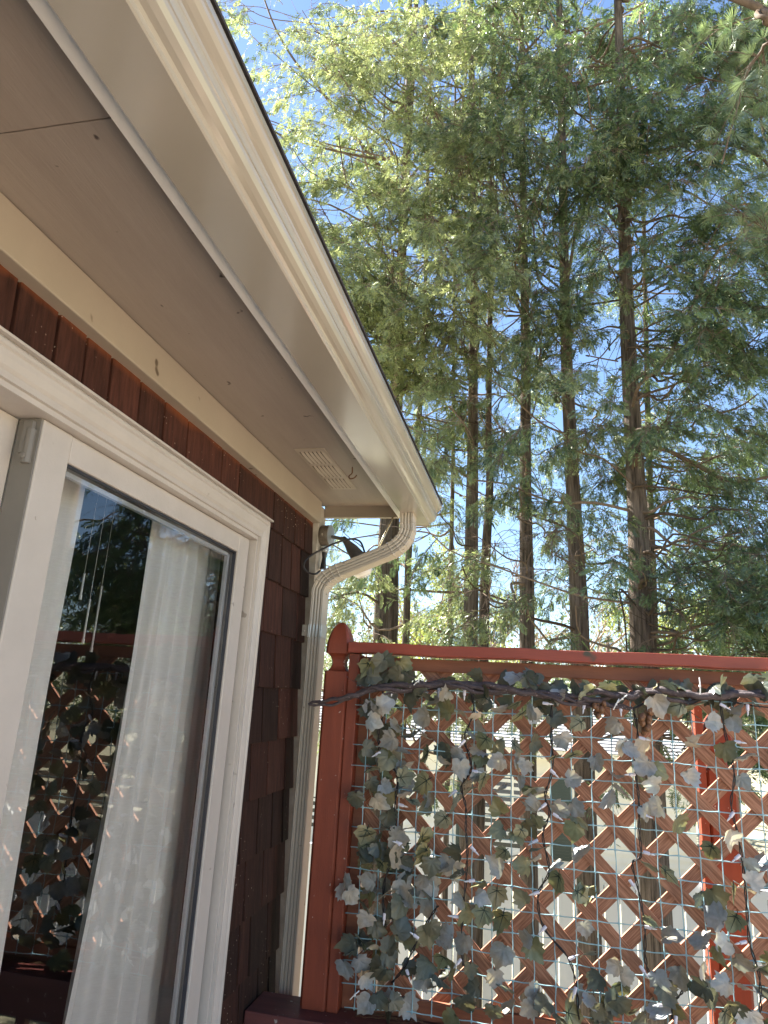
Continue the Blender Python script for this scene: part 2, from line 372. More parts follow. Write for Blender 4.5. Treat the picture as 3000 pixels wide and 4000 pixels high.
# gutter: K profile, open on top, with real thickness
outer = [(-.532,.842),(-.532,.736),(-.442,.735),(-.4395,.7375),(-.4395,.746),(-.436,.750),(-.428,.7525),(-.420,.757),(-.4155,.764),(-.414,.7695),(-.412,.7705),(-.412,.7745),(-.4135,.776),(-.4135,.790),(-.412,.7915),(-.411,.795),(-.406,.797),(-.399,.802),(-.394,.808),(-.3925,.812),(-.390,.8135),(-.390,.8245),(-.3925,.8265),(-.398,.8265)]
inner = [(-.398,.8245),(-.3925,.8240)]+[(x-.0018, z+.0012) for x, z in outer[-5:1:-1]]+[(-.530,.738),(-.530,.842)]
mb = MB(); mb.extrude(outer+inner, -3.0, 2.832, cap=True)
gut = mb.build('gutter', M['gutter'], house, bevel=0)
for p in gut.data.polygons: p.use_smooth = False
mb = MB(); n = len(outer); mb.extrude([(x*1.0+(.0012 if x > -.5 else 0), z-(.0012 if z < .76 else 0)) for x, z in outer], 2.8325, 2.836); mb.build('end_cap', M['gutter'], gut, bevel=.0005)
mb = MB(); mb.box(-.530, -.4415, 2.8365, 2.842, .7325, .740); mb.build('end_flange', M['gutter'], gut)
# soffit vent
vent = MB(); vent.box(-.806, -.698, 2.085, 2.545, .8105, .8138); vo = vent.build('soffit_vent', M['frieze'], house, bevel=.001)
mb = MB()
for gi, (ya, yb) in enumerate(((2.105, 2.235), (2.250, 2.385), (2.400, 2.530))):
    for k in range(6):
        xc = -.792 + k*.0148
        prof = []
        nseg = 10
        for q in range(nseg+1):
            yy = ya + (yb-ya)*q/nseg; h = .0055*math.sin(math.pi*q/nseg)**.35 if 0 < q < nseg else 0
            prof.append((yy, h))
        vs = []
        for yy, h in prof:
            vs += [(xc, yy, .8106), (xc+.0035, yy, .8102-h), (xc+.0105, yy, .8104)]
        fs = []
        for q in range(nseg):
            a = q*3; fs += [(a, a+1, a+4, a+3), (a+1, a+2, a+5, a+4)]
        mb.add(vs, fs)
mb.build('louver', M['frieze'], vo, smooth=False, fix=False)
mb = MB()
for gi, (ya, yb) in enumerate(((2.105, 2.235), (2.250, 2.385), (2.400, 2.530))):
    for k in range(6):
        xc = -.792 + k*.0148; mb.box(xc-.0022, xc+.0008, ya+.006, yb-.006, .8096, .8106)
mb.build('slot', M['sheath'], vo)
# sliding door
door = MB()
T = M['trim']
def caseprof(s=1):      # moulded casing profile as (distance from outer edge, thickness)
    return [(0, 0), (0, .030), (.006, .034), (.014, .034), (.018, .029), (.030, .028), (.045, .024), (.052, .019), (.0545, .023), (.068, .023), (.072, .0)]
# head casing z from .588 down; right casing y from 2.255 inward (left)
pr = caseprof()
vs = []; n = len(pr)
for d, t in pr:      # path: left end of head -> mitre -> bottom of jamb
    vs += [(-.93+t, -1.0, .573-d*.95), (-.93+t, 2.166-d*.7, .573-d*.95), (-.93+t, 2.166-d*.7, -1.499)]
fs = []
for i in range(n-1):
    a = i*3; b = a+3; fs += [(a, b, b+1, a+1), (a+1, b+1, b+2, a+2)]
door.add(vs, fs)
dr = door.build('sliding_door', T, house, fix=False)
mb = MB(); mb.box(-.944, -.888, -1.0, 2.172, .574, .5800); mb.build('drip_cap', T, dr, bevel=.0015)
mb = MB()                                   # frame: channels behind the casing
mb.box(-1.02, -.914, -1.0, 2.110, .4955, .5075); mb.box(-1.02, -.931, -1.0, 2.14, .508, .572)
mb.box(-1.02, -.931, 2.1165, 2.160, -1.499, .507); mb.box(-1.02, -.916, 2.1075, 2.1160, -1.499, .495)
mb.box(-1.02, -.966, 2.0985, 2.107, -1.499, .495); mb.box(-1.03, -.925, .2, 2.15, -1.53, -1.499)
mb.build('frame', T, dr, bevel=.0012)
# moving panel
mb = MB()
px0, px1 = -.985, -.938
mb.box(px0, px1, 1.072, 1.160, -1.46, .494); mb.box(px0, px1, 2.019, 2.097, -1.46, .494)
mb.box(px0, px1-.0005, 1.1605, 2.0185, .435, .4935); mb.box(px0, px1-.0005, 1.1605, 2.0185, -1.46, -1.38)
pn = mb.build('door_panel', T, dr, bevel=.003)
mb = MB(); mb.box(-.972, -.9545, 1.1490, 1.9980, -1.379, .4315)
gl = MB(); gl.add([(-.958, 1.161, -1.379), (-.958, 2.018, -1.379), (-.958, 2.018, .4345), (-.958, 1.161, .4345)], [(0, 1, 2, 3)])
gl.build('glass_pane', M['glass'], dr, fix=False)
mb = MB(); mb.box(-.956, -.945, 2.0145, 2.0185, -1.38, .4345); mb.box(-.956, -.945, 1.161, 2.0145, .4305, .4345); mb.box(-.956, -.945, 1.1607, 1.164, -1.38, .4305)
mb.build('gasket', M['gasket'], dr)
mb = MB(); mb.box(-.978, -.966, 2.004, 2.016, -1.38, .425); mb.box(-.978, -.966, 1.167, 2.004, .418, .4285); mb.build('spacer', M['alu'], dr)
# fixed panel further left, set back
mb = MB(); mb.box(-1.018, -.992, .96, 1.066, -1.46, .493); mb.box(-1.018, -.992, -.1, .9595, .415, .493); mb.box(-1.018, -.992, -.1, .9595, -1.46, -1.38)
mb.box(-1.018, -.992, -.2, -.101, -1.46, .493)
mb.build('fixed_panel', M['trim'], dr, bevel=.002)
gl = MB(); gl.add([(-1.003, -.1, -1.379), (-1.003, .9595, -1.379), (-1.003, .9595, .4145), (-1.003, -.1, .4145)], [(0, 1, 2, 3)])
gl.build('glass_pane', M['glass'], dr, fix=False)
mb = MB()   # side face of the meeting stile is grey, with a small latch bracket
mb.box(-.991, -.940, 1.0665, 1.0712, -1.46, .493); mb.build('meeting_stile', M['trim_side'], dr)
mb = MB(); mb.tube([(-.956, 1.0645, .47), (-.956, 1.0645, .40)], .010, 10); mb.box(-.972, -.950, 1.057, 1.066, .42, .486)
mb.lathe([(0.0, 0), (.006, 0), (.006, .004), (0, .005)], 10, M=frameM((-.956, 1.0545, .412), (0, -1, 0))); mb.build('latch', M['trim_side'], dr, bevel=.001)
mb = MB(); mb.tube([(-.9375, 1.10, .30), (-.9365, 1.10, .30)], .004, 8)
mb.build('screw_cap', T, dr)

# downspout: ribbed box section swept along a path in the x-z plane
YF, YB = 2.632, 2.704
def spout_path():
    a = [(1590, 1985), (1590, 2035)]
    pts = [(-.5055, .748), (-.5055, .700)]
    for px in ((1588, 2062), (1578, 2092), (1559, 2117), (1532, 2138), (1500, 2154)): v = P(*px, YF); pts.append((v.x, v.z))
    sl = [(1450, 2175), (1400, 2195), (1350, 2215)]
    for px in sl: v = P(*px, YF); pts.append((v.x, v.z))
    for px in ((1318, 2227), (1288, 2243), (1263, 2264), (1247, 2290)): v = P(*px, YF); pts.append((v.x, v.z))
    xl = -.859
    pts += [(xl, .405), (xl, .33)]
    return pts
path = smooth_path([Vector((a, 0, b)) for a, b in spout_path()], 8)
path += [Vector((-.859, 0, z)) for z in (.1, -.2, -.6, -1.0, -1.6, -2.4, -3.38)]
W2 = .0275
def section():                                # (n, y) closed loop, n = across in plane, y = depth
    pts = []
    ribs = lambda u: .0032*(0.5-0.5*math.cos(u*2*math.pi))
    N = 28
    for i in range(N+1):                      # camera side (y = YF) with three ribs
        u = i/N; nn = -W2+.003 + (2*W2-.006)*u; pts.append((nn, YF + .0036*(1-abs(math.sin(u*math.pi*4)))**1.0 if .04 < u < .96 else YF))
    for i in range(N+1):                      # outer side (+n) finer ribs
        u = i/N; yy = YF+.003+(YB-YF-.006)*u; pts.append((W2 - (.0018*(1-abs(math.sin(u*math.pi*7))) if .03 < u < .97 else 0), yy))
    pts += [(W2-.003, YB), (-W2+.003, YB), (-W2, YB-.003), (-W2, YF+.003)]
    return pts
sec = section(); ns = len(sec)
def sweep(path, scale_fn=None):
    vs = []
    for i, p in enumerate(path):
        d = (path[min(i+1, len(path)-1)] - path[max(i-1, 0)]).normalized()
        nrm = Vector((-d.z, 0, d.x))           # right-hand side when going down is +x... keep camera right
        if nrm.x < 0 and abs(nrm.x) > .2: nrm = -nrm
        s = scale_fn(i) if scale_fn else 1.0
        for (a, yy) in sec:
            yc = (YF+YB)/2; vs.append(p + nrm*(a*s) + Vector((0, yc + (yy-yc)*s, 0)))
    fs = [(i*ns+k, i*ns+(k+1) % ns, (i+1)*ns+(k+1) % ns, (i+1)*ns+k) for i in range(len(path)-1) for k in range(ns)]
    return vs, fs
spout_parts = []
# split the path: upper elbow, slanted piece, lower elbow, long pipe
def cutlen(p):
    L = [0]
    for i in range(1, len(p)): L.append(L[-1]+(p[i]-p[i-1]).length)
    return L
Ls = cutlen(path)
def resample(a, b, step):
    out = []; s = a
    n = max(2, int(round((b-a)/step))+1)
    for i in range(n):
        t = a+(b-a)*i/(n-1)
        j = max(1, next((q for q in range(1, len(Ls)) if Ls[q] >= t), len(Ls)-1))
        f_ = (t-Ls[j-1])/max(1e-9, Ls[j]-Ls[j-1]); out.append(path[j-1].lerp(path[j], min(1, max(0, f_))))
    return out
down = thing('x', 'x', 'x') if False else None
idx = lambda k: Ls[k]
Lu = Ls[8*6+2]; Lw = Ls[8*9+2]; Lv = Ls[8*14]
def crimp(every, amp):
    return lambda i: 1.0 + (amp if i % every == 0 else 0.0)
vs, fs = sweep(resample(Lv-.005, Ls[-1], .25)); mb = MB(); mb.add(vs, fs)
dsp = mb.build('downspout', M['spout'], house)
a0 = .0
el1 = resample(0, Lu, .0045); mb = MB(); vs, fs = sweep(el1, lambda i: 1.03 + (.075 if (i % 6 == 0 and 10 < i < len(el1)-6) else 0)); mb.add(vs, fs); mb.build('upper_elbow', M['spout'], dsp)
pc = resample(Lu-.01, Lw+.004, .05); mb = MB(); vs, fs = sweep(pc, lambda i: .985); mb.add(vs, fs); mb.build('slanted_pipe', M['spout'], dsp)
el2 = resample(Lw, Lv+.015, .0045); mb = MB(); vs, fs = sweep(el2, lambda i: 1.03 + (.075 if (i % 6 == 0 and 5 < i < len(el2)-8) else 0)); mb.add(vs, fs); mb.build('lower_elbow', M['spout'], dsp)
for s_px in ((1499, 2147), (1346, 2198)):
    v = P(*s_px, YF-.001); mb = MB(); mb.lathe([(.0005, -.001), (.0042, -.001), (.0042, .0015), (.0015, .0028)], 10, M=frameM(v, (0, -1, 0))); mb.build('screw', M['screw'], dsp, smooth=False)
mb = MB(); mb.lathe([(.0005, -.001), (.0042, -.001), (.0042, .0015), (.0015, .0028)], 10, M=frameM((-.8305, 2.668, .40), (1, 0, 0))); mb.build('screw', M['screw'], dsp)
mb = MB(); mb.lathe([(.0005, -.001), (.0042, -.001), (.0042, .0015), (.0015, .0028)], 10, M=frameM((-.4770, 2.668, .70), (1, 0, 0))); mb.build('screw', M['screw'], dsp)
mb = MB()                                      # strap
zb0, zb1 = .222, .272
vs = []
for z in (zb0, zb1):
    for (a, yy) in sec:
        yc = (YF+YB)/2; vs.append((-.859+a*1.10, yc+(yy-yc)*1.07, z))
mb.add(vs, [(k, (k+1) % ns, ns+(k+1) % ns, ns+k) for k in range(ns)])
mb.box(-.912, -.890, YF+.004, YF+.007, zb0+.004, zb1-.002); mb.build('strap', M['gutter'], dsp)
mb = MB(); mb.lathe([(.0005, -.001), (.0042, -.001), (.0042, .0015), (.0015, .0028)], 10, M=frameM((-.904, YF+.0035, .246), (0, -1, 0))); mb.build('screw', M['screw'], dsp)

# ------------------------------------------------------------------ small fittings on the eave
hk = MB(); hb = Vector((-.650, 2.285, .813))
hk.tube(smooth_path([hb, hb+Vector((0, .002, -.022)), hb+Vector((-.010, .0, -.034)), hb+Vector((-.004, -.006, -.046)), hb+Vector((.012, -.008, -.044)), hb+Vector((.020, -.006, -.033))], 5), .0022, 8)
tag(hk.build('hook', M['rust'], smooth=True), 'rusty screw hook hanging from the soffit beside the louvred vent', 'hook')
# floodlight on the corner board
fl = thing('floodlight', 'weathered outdoor floodlight with round metal box and grey lamp head on the house corner', 'floodlight', (-.9, 2.79, .67))
bc = Vector((-.910, 2.785, .675))
mb = MB(); mb.lathe([(.0, 0), (.044, 0), (.046, .004), (.046, .034), (.043, .040), (0, .040)], 24, M=frameM(bc, (1, -.05, 0))); jb = mb.build('junction_box', M['bronze'], fl, smooth=False, bevel=.001)
mb = MB(); mb.lathe([(.0, 0), (.046, 0), (.046, .0035), (.012, .006), (0, .006)], 24, M=frameM(bc+Vector((.0405, -.002, 0)), (1, -.05, 0))); mb.build('cover_plate', M['steel'], fl, bevel=.0005)
mb = MB(); kc = bc+Vector((.018, -.046, .0)); mb.lathe([(.0, -.004), (.016, -.004), (.016, .006), (.011, .007), (.010, .003), (0, .003)], 18, M=frameM(kc, (.1, -1, 0)))
mb.box(-.012, .012, -.002, .002, .0031, .0045, M=frameM(kc, (.1, -1, 0)) @ Matrix.Rotation(.6, 4, 'Z')); mb.build('plug', M['bronze'], jb)
mb = MB(); mb.lathe([(.0, 0), (.017, 0), (.017, .022), (.012, .024), (0, .024)], 16, M=frameM(bc+Vector((.02, -.004, -.052)), (0, 0, -1))); mb.build('conduit_fitting', M['steel'], fl)
mb = MB(); mb.tube([bc+Vector((.02, -.004, -.074)), bc+Vector((.02, -.004, -.10)), bc+Vector((.019, -.004, -.15))], [.012, .008, .014], 10); mb.build('cable_gland', M['wire'], fl)
p0 = bc+Vector((.047, 0, -.005)); p1 = P(1345, 2106, 2.76); p2 = P(1400, 2178, 2.745)
mb = MB(); mb.tube([p0, p0.lerp(p1, .5), p1], .008, 10); mb.lathe([(.0, -.006), (.012, -.006), (.012, .006), (0, .006)], 12, M=frameM(p1, (0, -1, 0))); mb.build('arm', M['lampgrey'], fl)
mb = MB(); d = (p2-p1); mb.tube([p1-d*.05, p1+d*.25, p1+d*.55, p2, p2+d*.35], [.011, .017, .026, .032, .036], 16); mb.build('lamp_head', M['lampgrey'], fl, smooth=True)
q0 = P(1402, 2190, 2.80); q1 = P(1418, 2236, 2.80)
mb = MB(); mb.tube([q0+Vector((.02, 0, .03)), q0.lerp(q1, .6), q1, q1+(q1-q0)*.28], [.015, .030, .044, .030], 18)
mb.build('lamp', M['lampwhite'], fl, smooth=True)
mb = MB(); cp = [(1425, 2160, 2.74), (1412, 2123, 2.72), (1395, 2109, 2.70), (1365, 2106, 2.68), (1316, 2119, 2.66), (1266, 2142, 2.64), (1216, 2169, 2.62), (1192, 2192, 2.60), (1187, 2215, 2.60), (1203, 2235, 2.62), (1232, 2242, 2.66), (1250, 2230, 2.75)]
mb.tube(smooth_path([P(*c) for c in cp], 6), .0042, 8); mb.build('cable', M['wire'], fl, smooth=True)
rd = MB(); rd.tube([P(1535, 2022, 2.80), P(1478, 2140, 2.80), P(1440, 2215, 2.80)], .0052, 8)
tag(rd.build('metal_rod', M['chrome'], smooth=True), 'thin shiny rod slanting down behind the downspout elbow', 'rod')

# ------------------------------------------------------------------ curtains
def curtain(name, label, X, y0, y1, z0, z1, folds, amp, seed, flare=0.0):
    rr = random.Random(seed); ny, nz = 160, 36; vs = []
    ph = [rr.uniform(0, 6.28) for _ in range(5)]
    for j in range(nz+1):
        v = j/nz; z = z1+(z0-z1)*v
        for i in range(ny+1):
            u = i/ny; y = y0+(y1-y0)*u - flare*v*v*(1-u)
            f = math.sin(u*folds*6.283+ph[0]+.5*math.sin(v*3+ph[1])) + .45*math.sin(u*folds*2.3*6.283+ph[2]+v*1.5) + .2*math.sin(u*folds*.6*6.28+ph[3]-v*4)
            vs.append((X + amp*f*(.7+.5*v), y + .006*math.sin(v*9+u*20+ph[4]), z))
    fs = [(j*(ny+1)+i, j*(ny+1)+i+1, (j+1)*(ny+1)+i+1, (j+1)*(ny+1)+i) for j in range(nz) for i in range(ny)]
    mb = MB(); mb.add(vs, fs); o = mb.build(name, M['curtain'], smooth=True, fix=False)
    tag(o, label, 'curtain', 'curtains behind the glass door'); return o
curtain('curtain', 'pale sheer curtain gathered at the right side of the glass door', -1.058, 1.675, 2.13, -1.48, .57, 5, .016, 3, .15)
curtain('curtain', 'narrow strip of pale curtain at the left edge of the glass beside the meeting stile', -1.058, .70, 1.365, -1.48, .57, 6, .013, 8)
for i, (a, b, lab) in enumerate((((398, 2290), (365, 2530), 'longest white blind wand hanging between the curtains'), ((352, 2340), (352, 2500), 'short white blind wand just left of the longest one'), ((330, 2240), (318, 2325), 'small white blind wand hanging highest between the curtains'))):
    A = PX(*a, -1.16); B = PX(*b, -1.16); mb = MB(); mb.tube([(-1.16, A.y, A.z), (-1.16, A.y, B.z)], .0028, 8)
    mb.tube([(-1.16, A.y, B.z), (-1.16, A.y, B.z-.012)], .004, 8); mb.tube([(-1.16, A.y, .70), (-1.16, A.y, A.z)], .0006, 5)
    tag(mb.build('blind_wand', M['lampwhite']), lab, 'blind wand', 'blind wands behind the glass')

# ------------------------------------------------------------------ deck railing ledge + lattice screen
rail = thing('deck_railing', 'dark red deck railing with wide flat cap below the lattice', 'railing', (1.2, 2.5, -1.5))
mb = MB(); mb.box(-.926, 4.0, 2.425, 2.592, -1.04, -1.001); mb.build('cap', M['ledge'], rail, bevel=.004)
mb = MB(); mb.box(-.926, 4.0, 2.49, 2.53, -1.16, -1.041); mb.build('top_rail', M['ledge'], rail, bevel=.003)
for k in range(34):
    x = -.85+k*.142
    if x > 3.95: break
    mb = MB(); mb.box(x, x+.036, 2.495, 2.525, -1.5, -1.161); mb.build('baluster', M['ledge'], rail)
scr = thing('lattice_screen', 'red framed privacy screen of diagonal wooden lattice with a gothic topped post', 'lattice screen', (1.0, 2.55, -1.0))
# post with gothic finial: square section following a profile
def gothic(x0, x1, y0, y1, zb, name, parent, mat, ztop):
    cx, cy = (x0+x1)/2, (y0+y1)/2; h = (x1-x0)/2; s = h/.046
    prof = [(zb, 1), (ztop-.188*s, 1), (ztop-.186*s, .99), (ztop-.183*s, .80), (ztop-.176*s, .66), (ztop-.166*s, .56), (ztop-.154*s, .52), (ztop-.142*s, .56), (ztop-.132*s, .66), (ztop-.125*s, .80), (ztop-.121*s, .92), (ztop-.120*s, 1.0),
            (ztop-.105*s, 1.0), (ztop-.085*s, .975), (ztop-.065*s, .90), (ztop-.045*s, .77), (ztop-.027*s, .60), (ztop-.012*s, .40), (ztop-.003*s, .20), (ztop, .02)]
    mb = MB(); vs = []
    for z, k in prof:
        a = h*k; c = min(.25*a, .010) if k > .9 else .22*a
        vs += [(cx-a+c, cy-a, z), (cx+a-c, cy-a, z), (cx+a, cy-a+c, z), (cx+a, cy+a-c, z), (cx+a-c, cy+a, z), (cx-a+c, cy+a, z), (cx-a, cy+a-c, z), (cx-a, cy-a+c, z)] if k > .05 else [(cx, cy, z)]*8
    m = len(prof); fs = [(i*8+k, i*8+(k+1) % 8, (i+1)*8+(k+1) % 8, (i+1)*8+k) for i in range(m-1) for k in range(8)]+[tuple(range(7, -1, -1))]
    mb.add(vs, fs); o = mb.build(name, mat, parent); return o
gothic(-.766, -.674, 2.500, 2.592, -1.0, 'post', scr, M['red'], .275)
mb = MB(); mb.box(-.6725, -.634, 2.500, 2.590, -1.0, .1555); mb.build('side_trim', M['red'], scr, bevel=.003)
mb = MB()
vs = []; nx = 60
for i in range(nx+1):                                   # 2x4 laid flat, slightly wavy
    x = -.678+i*(4.2/nx); dz = .0015*math.sin(i*.9)+.001*math.sin(i*2.3); dy = .001*math.sin(i*1.3)
    vs += [(x, 2.492+dy, .158+dz-.000*i), (x, 2.585, .158+dz), (x, 2.585, .197+dz), (x, 2.492+dy, .197+dz)]
fs = [(i*4+k, i*4+(k+1) % 4, (i+1)*4+(k+1) % 4, (i+1)*4+k) for i in range(nx) for k in range(4)]+[(0,1,2,3), (nx*4+3, nx*4+2, nx*4+1, nx*4)]
mb.add(vs, fs); mb.build('top_rail', M['redrail'], scr, bevel=.003)
mb = MB(); mb.box(-.6335, 3.5, 2.548, 2.566, .105, .1495); mb.build('upper_batten', M['brown'], scr, bevel=.002)
mb = MB(); mb.box(-.5935, 3.5, 2.548, 2.566, -1.0, -.945); mb.build('lower_batten', M['brown'], scr, bevel=.002)
mb = MB(); mb.box(-.6335, -.594, 2.548, 2.566, -1.0, .1045); mb.build('left_batten', M['brown'], scr, bevel=.002)
# lattice
PIT = .178; OX, OZ = .091, -.638       # centre of one opening
def strips(sign, ya, yb, mat, name):
    mb = MB(); hw = .0222*math.sqrt(2)  # half width measured along x
    x0, x1, z0, z1 = -.63, 3.45, -.985, .140
    # strip centre lines: x - sign*z = c  (sign 1: rising to the right)
    cc = []
    base = OX - sign*OZ + PIT/2
    k = -40
    while k < 60:
        c = base + k*PIT; k += 1
        # clip line x = c + sign*z to the box
        pts = []
        zs = np.linspace(z0, z1, 2)
        za, zb_ = z0, z1
        if sign == 1: za = max(z0, x0-c); zb_ = min(z1, x1-c)
        else: za = max(z0, c-x1); zb_ = min(z1, c-x0)
        if zb_-za < .01: continue
        A = (c+sign*za, za); B = (c+sign*zb_, zb_)
        vs = []
        for (x, z) in (A, B):
            for yy in (ya, yb):
                vs += [(x-hw, yy, z), (x+hw, yy, z)]
        mb.add(vs, [(0,1,5,4), (2,6,7,3), (0,4,6,2), (1,3,7,5), (0,2,3,1), (4,5,7,6)])
    return mb.build(name, mat, scr)
strips(1, 2.5785, 2.5905, M['lat1'], 'lattice_strips'); strips(-1, 2.566, 2.578, M['lat2'], 'lattice_strips')

# second post standing beyond
fp = thing('fence_post', 'red post standing behind the lattice at the right, lit orange on its left side', 'post', (.63, 2.80, -1.5))
gothic(.590, .690, 2.74, 2.84, -1.5, 'post_body', fp, M['red'], .02)
mb = MB(); mb.box(.562, .589, 2.735, 2.80, -1.5, .045); mb.build('side_trim', M['red'], fp, bevel=.002)

# ------------------------------------------------------------------ ivy net
NY = 2.490
ivy = thing('ivy_net', 'plastic net with faded artificial ivy leaves hung over the lattice', 'artificial ivy', (1.0, 2.49, -.4))
def netwarp(x, z):
    n = noise.noise(Vector((x*1.7, z*1.7, 3.1))); m = noise.noise(Vector((x*2.3+9, z*2.1, 7.7)))
    return Vector((x+.012*n - .010*math.exp(-(x+.58)*4)*(z+.1)*1.0, NY+.022*m - .004, z+.010*m + .018*(x-.1)*(.4 if z > -.3 else .2) + .006*noise.noise(Vector((x*6, z*6, 1)))))
rn = random.Random(4)
mb = MB(); dx, dz = .0638, .0668
xs = [-.583+i*dx for i in range(62)]; zs = [.045-j*dz for j in range(16)]
for j, z in enumerate(zs):
    a = -.62; pts = [netwarp(a+.0, z)+Vector((rn.uniform(-.015, .004), 0, 0))]
    x = -.583
    while x < 3.3:
        pts.append(netwarp(x, z)); pts.append(netwarp(x+dx/2, z)+Vector((0, 0, -.0015))); x += dx
    rs = [.0012]+[(.0024 if k % 2 == 0 else .00125) for k in range(len(pts)-1)]
    # thicker knots: add short segments round each knot
    P2, R2 = [], []
    for k, p in enumerate(pts):
        if 0 < k < len(pts)-1 and k % 2 == 1:
            P2 += [p-Vector((.006, 0, 0)), p, p+Vector((.006, 0, 0))]; R2 += [.0019, .0036, .0019]
        else: P2.append(p); R2.append(.0017)
    mb.tube(P2, R2, 5)
for i, x in enumerate(xs):
    pts, rs = [], []
    for j, z in enumerate(zs):
        p = netwarp(x, z); pts += [p+Vector((0, 0, .006)), p, p-Vector((0, 0, .006))]; rs += [.0019, .0034, .0019]
        if j < len(zs)-1:
            q = netwarp(x, z-dz/2)+Vector((.0018*rn.uniform(-1, 1), 0, 0)); pts.append(q); rs.append(.0016)
    mb.tube(pts, rs, 5)
mb.build('net', M['net'], ivy, smooth=True)

# leaf material: faded green-grey top, paler below, with veins
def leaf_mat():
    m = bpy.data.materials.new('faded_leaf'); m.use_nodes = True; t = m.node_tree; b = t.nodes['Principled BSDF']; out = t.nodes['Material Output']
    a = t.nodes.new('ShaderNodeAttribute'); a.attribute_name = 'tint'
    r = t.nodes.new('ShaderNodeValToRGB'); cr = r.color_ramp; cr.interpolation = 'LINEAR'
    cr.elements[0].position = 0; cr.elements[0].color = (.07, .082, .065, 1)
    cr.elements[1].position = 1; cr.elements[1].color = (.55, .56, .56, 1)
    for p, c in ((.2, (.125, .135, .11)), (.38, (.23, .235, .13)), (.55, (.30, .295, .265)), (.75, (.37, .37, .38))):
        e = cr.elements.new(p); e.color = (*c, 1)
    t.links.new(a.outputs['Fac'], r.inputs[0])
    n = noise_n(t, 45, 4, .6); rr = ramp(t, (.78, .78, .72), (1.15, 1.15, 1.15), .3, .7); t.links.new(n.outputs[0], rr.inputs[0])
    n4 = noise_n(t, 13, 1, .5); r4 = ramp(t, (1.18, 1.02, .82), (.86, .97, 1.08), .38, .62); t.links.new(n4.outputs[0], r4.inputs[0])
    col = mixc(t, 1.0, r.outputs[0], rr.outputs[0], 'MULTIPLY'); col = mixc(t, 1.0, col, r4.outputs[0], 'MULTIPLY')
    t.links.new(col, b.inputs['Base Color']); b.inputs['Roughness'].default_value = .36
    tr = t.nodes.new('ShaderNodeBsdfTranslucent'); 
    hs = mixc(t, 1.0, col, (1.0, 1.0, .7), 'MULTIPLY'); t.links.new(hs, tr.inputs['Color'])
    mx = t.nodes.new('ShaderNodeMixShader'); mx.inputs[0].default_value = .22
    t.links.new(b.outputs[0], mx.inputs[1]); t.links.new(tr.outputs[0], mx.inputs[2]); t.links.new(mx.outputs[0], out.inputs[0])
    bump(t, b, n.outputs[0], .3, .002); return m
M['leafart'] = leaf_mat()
# outline of a lobed, toothed leaf (angle, radius) with the stem at angle -90
OUT = []
lobes = [(-72, .30), (-52, .50), (-36, .56), (-20, .78), (-4, .98), (8, .86), (18, .92), (30, 1.18), (40, 1.04), (50, 1.20), (60, 1.10), (70, 1.26), (80, 1.32), (90, 1.60)]
for a, r_ in lobes: OUT.append((a, r_))
for a, r_ in reversed(lobes[:-1]): OUT.append((180-a, r_))
OUT.append((-90, .16))
NO = len(OUT)
def leaf(mb, mv, pos, size, rz, tilt, turn, tint, rr, veins):
    cup = rr.uniform(-.35, .5); fold = rr.uniform(0.0, .35); curl = rr.uniform(-.35, .35); wob = rr.uniform(0, 6.28)
    Mx = Matrix.Translation(pos) @ Matrix.Rotation(turn, 4, 'Z') @ Matrix.Rotation(tilt, 4, 'X') @ Matrix.Rotation(rz, 4, 'Y')
    rj = [rr.uniform(.88, 1.12) for _ in range(NO)]
    def pt(a, r_, dy=0.0):
        x = r_*math.cos(rad(a)); z = r_*math.sin(rad(a))-.55
        cre = -.028 if any(abs((a-q+180) % 360-180) < 7 for q in (90, 30, 150, -4, 184)) else .014
        y = cup*(r_*r_)*.45 - fold*abs(x)*.6 + cre*min(1, r_*1.6) + curl*z*z*.5 + .09*r_*math.sin(2*rad(a)+wob) + .035*r_*math.sin(9*rad(a)+wob)
        return Mx @ Vector((x*size/2.15, (y+dy)*size/2.15, z*size/2.15))
    vs = [pt(0, 0)]
    for f_ in (.35, .7, 1.0):
        for k, (a, r_) in enumerate(OUT): vs.append(pt(a, r_*rj[k]*f_ if f_ > .4 else .3))
    fs = [(0, 1+k, 1+(k+1) % NO) for k in range(NO)]
    for q in range(2):
        o1, o2 = 1+q*NO, 1+(q+1)*NO
        fs += [(o1+k, o2+k, o2+(k+1) % NO, o1+(k+1) % NO) for k in range(NO)]
    mb.add(vs, fs, tint)
    for a, L in ((90, 1.3), (30, .85), (150, .85), (-6, .5), (186, .5)):
        prof = [pt(a, L*f_, -.012) for f_ in (0, .3, .6, 1.0)]
        if veins: mv.tube(prof, [.0013, .0011, .0008, .0004], 4, cap=False)
    if veins: mv.tube([pt(-90, .55, -.02), pt(-90, .2, -.02), pt(0, 0, -.012)], .0014, 4, cap=False)
c5 = lambda x, y: (1150+x*.5726, 2350+y*.5726)
c6 = lambda x, y: (2000+x*.6028, 2450+y*.6028)
c7 = lambda x, y: (1000+x*.6028, 3200+y*.6028)
c8 = lambda x, y: (2000+x*.6028, 3200+y*.6028)
